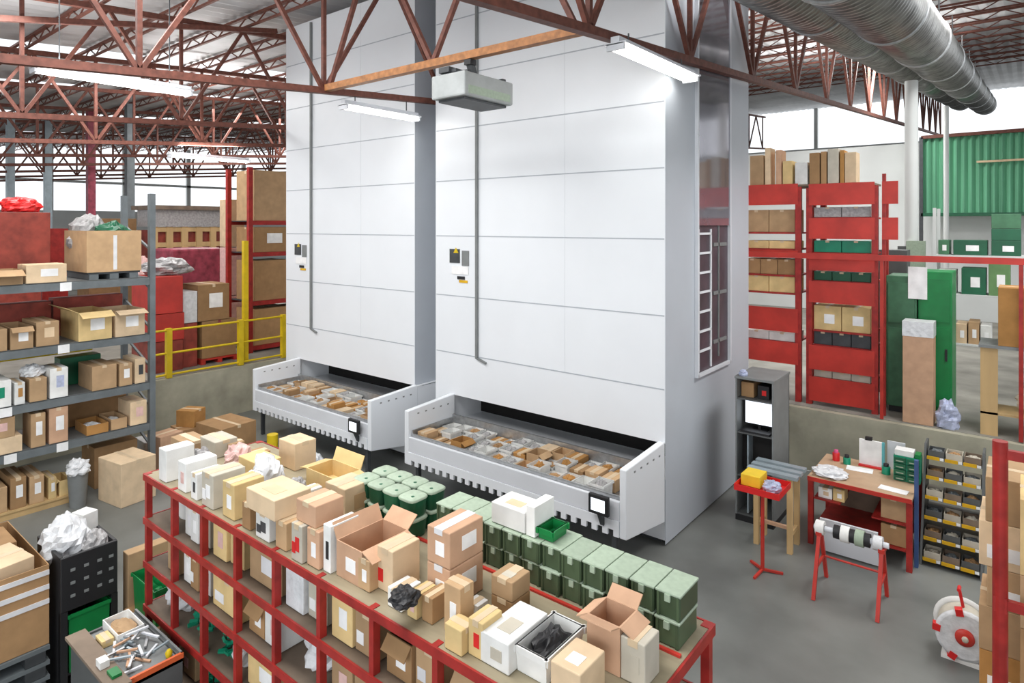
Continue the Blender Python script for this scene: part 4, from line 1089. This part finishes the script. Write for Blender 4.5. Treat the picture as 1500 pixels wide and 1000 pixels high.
s = MB().box(x0, x1, 11.712, 11.722, zat(438, 1344, 11.7), zat(391, 1344, 11.7)).build('notice_sheet', PAPER); tag(s, 'white notice sheet fixed on the green cabinets', 'notice')
x0, x1 = aty(1322, 330, 11.25).x, aty(1367, 330, 11.25).x
tc = carton(x0, x1, 11.25, 11.6, D1, zat(472, 1345, 11.25)-D1, 'tall pinkish carton standing at the dock edge before green cabinets', PINKC, tape=None)
MB().box(-(x1-x0)/2-.004, (x1-x0)/2+.004, -.18, .18, zat(472, 1345, 11.25)-D1-.22, zat(472, 1345, 11.25)-D1+.004).build('film_cover', BAG, tc)
bag(aty(1388, 330, 11.35).x, 11.35, D1, .3, .28, .4, 'bluish plastic film bundle at the dock edge', BAGB)
# grey column and pipe
x = aty(1335, 330, 14).x
c = thing('service_column', 'white round service column rising behind the green cabinets', 'column', (x, 14, D1))
MB().tube((0, 0, 0), (0, 0, 5.7), .11, 16).build('shaft', WALLW, c)
MB().box(-.2, .16, -.18, -.1, 1.9, 2.6).build('switch_box', DGREY, c)
MB().box(-.06, .24, -.2, -.1, 2.0, 2.7).build('pale_box', LIDG, c)
x = aty(1310, 330, 13.2).x
gcb = MB().box(-.22, .22, 0, .4, 0, 2.55).build('control_cabinet', DGREY, loc=(x, 13.0, D1)); tag(gcb, 'dark grey control cabinet behind the end of red rail', 'cabinet')
# green curtain wall and pipes
x0, x1 = aty(1350, 330, 23.6).x, 1.7
cw = thing('green_curtain', 'tall green ribbed strip curtain hanging before the back partition', 'curtain', (0, 23.6, 0))
b = MB(); n = 46; vs = []; fs = []
for i in range(n+1):
    x = x0+(x1-x0)*i/n; y = .06 if i % 2 else -.06
    vs += [(x, y, 4.35), (x, y, 6.75)]
for i in range(n): fs.append((2*i, 2*i+2, 2*i+3, 2*i+1))
b.add(vs, fs); b.build('ribbed_sheet', CURTG, cw)
MB().bar((x0, -.1, 6.75), (x1, -.1, 6.75), .1).build('top_track', RUST, cw)
MB().bar((x0, -.1, 4.33), (x1, -.1, 4.33), .1).build('bottom_bar', GREEN, cw)
MB().bar((x0+1.4, -.1, 5.9), (x1, -.1, 5.9), .06).build('middle_bar', TAN2, cw)
for s in (x0, x1): MB().bar((s, -.1, DZ+.01), (s, -.1, 6.75), .1).build('post', DSTEEL, cw)
x = aty(1386, 330, 20).x
pp = MB().tube((0, 0, 0), (0, 0, 6.1), .06, 10).build('white_pipe', WALLW, loc=(x, 20, D1)); tag(pp, 'thin white pipe standing before the green curtain', 'pipe')
# green crates on shelving at the right
gs = thing('dock_shelving', 'light steel shelving holding green crates above the dock', 'shelving', (0, 13.6, D1))
gx0, gx1 = aty(1369, 330, 13.6).x, 1.2
for x in (gx0, 0.5, gx1):
    for y in (0, .7): MB().box(x-.025, x+.025, y-.025, y+.025, 0, 3.3).build('upright', WALLW, gs)
LV = [zat(374, 1430, 13.6), zat(432, 1430, 13.6), zat(505, 1430, 13.6)]
for z in LV: MB().box(gx0, gx1, -.02, .72, z-D1-.03, z-D1).build('shelf', WALLW, gs)
def gbox(pa, pb, z, hh, label, m, lab=None):
    x0, x1 = aty(pa, 330, 13.6).x, aty(pb, 330, 13.6).x
    return carton(x0, x1, 13.64, 14.1, z, hh, label, m, tape=None, lab=lab, name='green_crate' if m in (GREEN, GREENB, TEAL, GMACH) else 'cardboard_box')
gbox(1374, 1390, LV[0], .26, 'small olive green crate on the upper dock shelf', GMACH, ['f'])
gbox(1396, 1446, LV[0], .26, 'long dark green crate with white label, upper dock shelf', GREEN, ['f'])
gbox(1452, 1496, LV[0], .26, 'dark green crate, lowest of the stack on upper dock shelf', GREEN, ['f'])
gbox(1452, 1496, LV[0]+.262, .2, 'dark green crate, middle of the stack on upper dock shelf', GREEN)
gbox(1452, 1496, LV[0]+.465, .25, 'mid green crate, top of the stack on upper dock shelf', GMACH)
gbox(1408, 1444, LV[1], .46, 'dark green crate with white label on the middle dock shelf', GREEN, ['f'])
gbox(1448, 1480, LV[1], .55, 'pale green crate on the middle dock shelf', mat('plastic_green_pale', (.13, .25, .10), .5), ['f'])
gbox(1374, 1400, LV[1], .42, 'white carton on the middle dock shelf by the green cabinet', WHITEC, ['f'])
for i in range(3):
    gbox(1400+18*i, 1416+18*i, LV[2], .34+.05*(i % 2), f'tan carton on the lowest dock shelf, {ORD[i]} from the green cabinet', [TAN2, TAN, WHITEC][i], ['f'])
# timber stand with carton at the right dock edge
tb = thing('timber_stand', 'pale timber stand on the dock carrying a large orange brown carton', 'stand', (0, 11.3, D1))
sx0, sx1, sz = aty(1436, 330, 11.3).x, .9, zat(508, 1480, 11.3)
for x in (sx0, sx1-.12):
    for y in (0, .6): MB().box(x, x+.2 if y == 0 else x+.1, y, y+.06, 0, sz-D1-.04).build('leg', WOOD, tb)
MB().box(sx0-.02, sx1, -.03, .7, sz-D1-.04, sz-D1).build('top_plank', MGREY, tb)
MB().box(sx0, sx1, 0, .6, .3, .33).build('lower_plank', WOOD, tb)
x0 = aty(1462, 330, 11.3).x
carton(x0, .75, 11.3, 11.9, sz, zat(422, 1480, 11.3)-sz, 'large orange brown carton on the pale timber stand', ORANGEC, lab=['f'], labm=TAN)
bag(.35, 11.55, D1+.33, .8, .4, .55, 'grey brown sack under the pale timber stand', GREYC)

# ------------------------------------------------------------------ light
w = bpy.data.worlds.new('hall_daylight'); SC.world = w; w.use_nodes = True
bg = w.node_tree.nodes['Background']; bg.inputs[0].default_value = (.93, .97, 1.0, 1); bg.inputs[1].default_value = 1.3
def area(x, y, z, sx, sy, power, col=(.99, .985, .97), rot=(0, 0, 0)):
    l = bpy.data.lights.new('added_fill_lamp', 'AREA'); l.shape = 'RECTANGLE'; l.size = sx; l.size_y = sy; l.energy = power; l.color = col
    o = bpy.data.objects.new('added_fill_lamp', l); COL.objects.link(o); o.location = (x, y, z); o.rotation_euler = rot
    return o
area(-4.0, 1.4, 7.2, 5, 2, 370)  # added overhead fill lamps, no fittings modelled for them
area(-6.6, 3.0, 7.3, 4, .8, 130)
area(-10.5, 2.6, 7.3, 3, .8, 170)
area(-1.2, 7.6, 7.6, 1.0, 3, 260)
area(1.0, 10.5, 7.9, 1.6, 5, 430)
area(-15.5, 4.5, 7.4, 2.0, 5, 300)
area(-6, 15, 8.2, 3, 2, 480)
area(-3, 20, 8.6, 3, 2, 700)
area(-22, 12, 7.9, 4, 4, 600)
area(1.5, -7.0, 5.0, 8, 3.5, 420, col=(.93, .97, 1.0), rot=(math.radians(80), 0, math.radians(25)))  # added fill behind the camera, brightens the tower fronts
UP = (PI, 0, 0)  # added upward fill that brightens the roof deck
for x, y, z, p in ((-9.25, 3.2, 6.0, 60), (-16.75, 8.0, 6.0, 110), (-12.9, 3, 6.0, 80), (-4.8, 14, 6.6, 90), (-5.2, 21, 7.3, 120), (-19.15, 9, 6.3, 160), (.8, 9, 6.4, 110)):
    area(x, y, z, .2, 1.5, p, rot=UP)

SC.view_settings.view_transform = 'Standard'
SC.view_settings.look = 'None'
SC.view_settings.exposure = 0.0
SC.cycles.max_bounces = 6
SC.cycles.use_denoising = True
